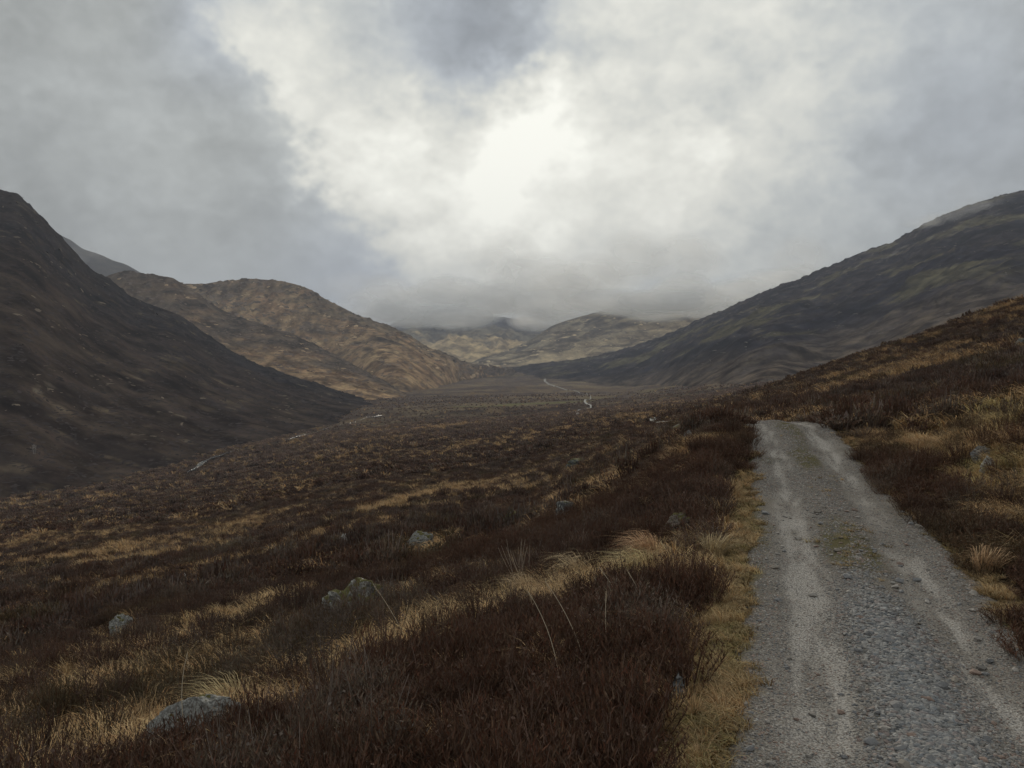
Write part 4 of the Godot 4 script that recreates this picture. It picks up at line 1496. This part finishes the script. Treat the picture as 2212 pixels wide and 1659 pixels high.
# a single tussock one can pick out: many fine blades
func tussock(label: String, u: float, v: float, w: float, h: float, yaw: float, c: Color, sd: int, lean := 0.7, blades := 300) -> void:
	var g := spot(u, v, 2.2, 0.05)
	var d := -g.z
	var o := thing("grass_tussock", label, "grass tussock", g, yaw, "tussocks of dead grass along the pale band and verge")
	var wide := w * d / F
	var tall := h * d / F
	var r := RandomNumberGenerator.new()
	r.seed = sd
	var st := begin()
	for k in blades:
		var a := r.randf() * TAU
		var rr := sqrt(r.randf())
		var base := Vector3(cos(a), 0, sin(a)) * rr * wide * 0.28
		var l := r.randf_range(0.45, 1.3)
		var flow := (Vector3(cos(a), 0, sin(a)) * rr * 0.9 + Vector3(lean * r.randf_range(0.5, 1.2), 0, r.randf_range(-0.45, 0.45))) * wide * 0.5 * l
		var up := tall * l * (1.0 - 0.3 * rr)
		var pts := [base - Vector3(0, 0.03, 0), base + flow * 0.1 + Vector3(0, up * 0.6, 0), base + flow * 0.4 + Vector3(0, up * 0.98, 0), base + flow * 0.8 + Vector3(0, up * 0.95, 0), base + flow * 1.15 + Vector3(0, up * r.randf_range(0.55, 0.85), 0)]
		strip(st, pts, 0.0016 + 0.0002 * d, 0.0, Vector3(-flow.z, 0.02, flow.x).normalized().rotated(Vector3.UP, r.randf_range(-0.8, 0.8)), c.lerp(Color(0.50, 0.40, 0.25), 0.5 * r.randf()) * r.randf_range(0.35, 1.5))
	part("blades", commit(st), mat.grass, o)

func make_single_plants() -> void:
	mat.heather = plant_material("heather")
	mat.grass = plant_material("dead grass")
	mat.stem = plant_material("dry stem")
	tussock("rust-orange windswept grass tussock beside the track's left verge", 1405, 1196, 80, 52, 2.9, Color(0.52, 0.29, 0.16), 901, 1.0, 380)
	tussock("pale green-yellow grass tussock just under the rust-orange one", 1385, 1228, 110, 46, 3.0, Color(0.44, 0.36, 0.17), 902)
	tussock("straw tussock arching over the dark heather, left of the rust-orange one", 1265, 1236, 100, 50, 3.3, Color(0.50, 0.37, 0.22), 903)
	tussock("straw tussock at the foot of the tall fan of pale stalks", 1140, 1276, 80, 42, 2.8, Color(0.48, 0.34, 0.20), 904)
	tussock("buff tussock on the verge with its blades lying toward the track", 1545, 1188, 90, 42, 0.4, Color(0.45, 0.34, 0.19), 905)
	tussock("orange-brown tussock at the right edge of the track below the bank", 2130, 1222, 90, 50, 0.2, Color(0.48, 0.30, 0.17), 906)
	tussock("yellow mound of grass just above the flat blue-grey slab", 500, 1520, 150, 60, 3.2, Color(0.47, 0.37, 0.19), 907)
	tussock("pale tussock hanging over the bank left of the flat slab", 300, 1530, 90, 36, 3.3, Color(0.50, 0.41, 0.28), 908)
	# the fan of tall stalks in the grass band
	var g := spot(1135, 1262, 2.2, 0.05)
	var o := thing("grass_fan", "tall fan of pale bare grass stalks standing up from the straw band", "grass stalks", g)
	for k in 14:
		var st := begin()
		var f := k / 13.0
		var tip := Vector3(lerpf(-0.28, 0.06, f) + rng.randf_range(-0.03, 0.03), rng.randf_range(0.34, 0.56), rng.randf_range(-0.06, 0.06))
		stalk_mesh(Vector3(lerpf(-0.09, 0.08, rng.randf()), -0.03, rng.randf_range(-0.05, 0.05)), tip, Vector3(-0.015, 0.0, 0.0), 0.0022, 0.0012, Color(0.50, 0.42, 0.33), st)
		part("stalk", commit(st), mat.stem, o)
	stalk("long thin grass stalk leaning left over the dark heather, nearest the straw band", 1210, 1440, 1141, 1278, 0.04)
	stalk("longest straight grass stalk leaning left, just right of the thin bent one", 1272, 1405, 1178, 1256, 0.03)
	stalk("upright grass stalk alone in the middle of the dark heather", 1314, 1390, 1309, 1280, -0.01)
	stalk("grass stalk leaning left below the two-humped boulder", 894, 1374, 806, 1262, 0.02)
	stalk("tall grass stalk rising in front of the flat blue-grey slab", 430, 1612, 404, 1414, -0.05)
	stalk("grass stalk leaning right, just right of the flat slab", 488, 1606, 536, 1530, 0.02)
	stalk("short grass stalk leaning left from the heather tip beside the verge", 1398, 1288, 1356, 1234, 0.01)
	stalk("grass stalk leaning left under the rust-orange tussock", 1358, 1290, 1296, 1228, 0.01)
	stalk("short upright grass stalk at the lower left corner", 42, 1650, 45, 1598, 0.0)
	stalk("slanting grass stalk below the flat slab near the lower edge", 308, 1655, 326, 1602, 0.01)
	# bare twiggy bushes in the left foreground
	twig_bush("bush", "bare grey twiggy bush right of the yellow mound of grass", "bush", spot(650, 1490, 2.2, 0.0), 0.5, 9, Color(0.085, 0.065, 0.055), 951)
	twig_bush("bush", "bare grey twiggy bush just under the two-humped boulder", "bush", spot(720, 1420, 2.2, 0.0), 0.5, 9, Color(0.10, 0.078, 0.066), 952)
	twig_bush("bush", "thin bare bush left of the flat slab, with reddish twigs", "bush", spot(220, 1560, 2.2, 0.0), 0.5, 8, Color(0.085, 0.055, 0.042), 953)
	twig_bush("bush", "bare bush on the pale grass between the boulder and the dark near heather", "bush", spot(840, 1395, 2.2, 0.0), 0.42, 8, Color(0.10, 0.075, 0.06), 954)
	twig_bush("bush", "small dark bush alone on the ridge beyond the track's crest", "bush", spot(1553, 866, 30.0), 1.0, 26, Color(0.03, 0.028, 0.022), 955, 0.03)
	twig_bush("dead_tree", "bleached forked snag of a dead tree on the lower left hillside", "dead tree", hill_spot(73, 984), 4.6, 4, Color(0.36, 0.34, 0.32), 956, 0.045)
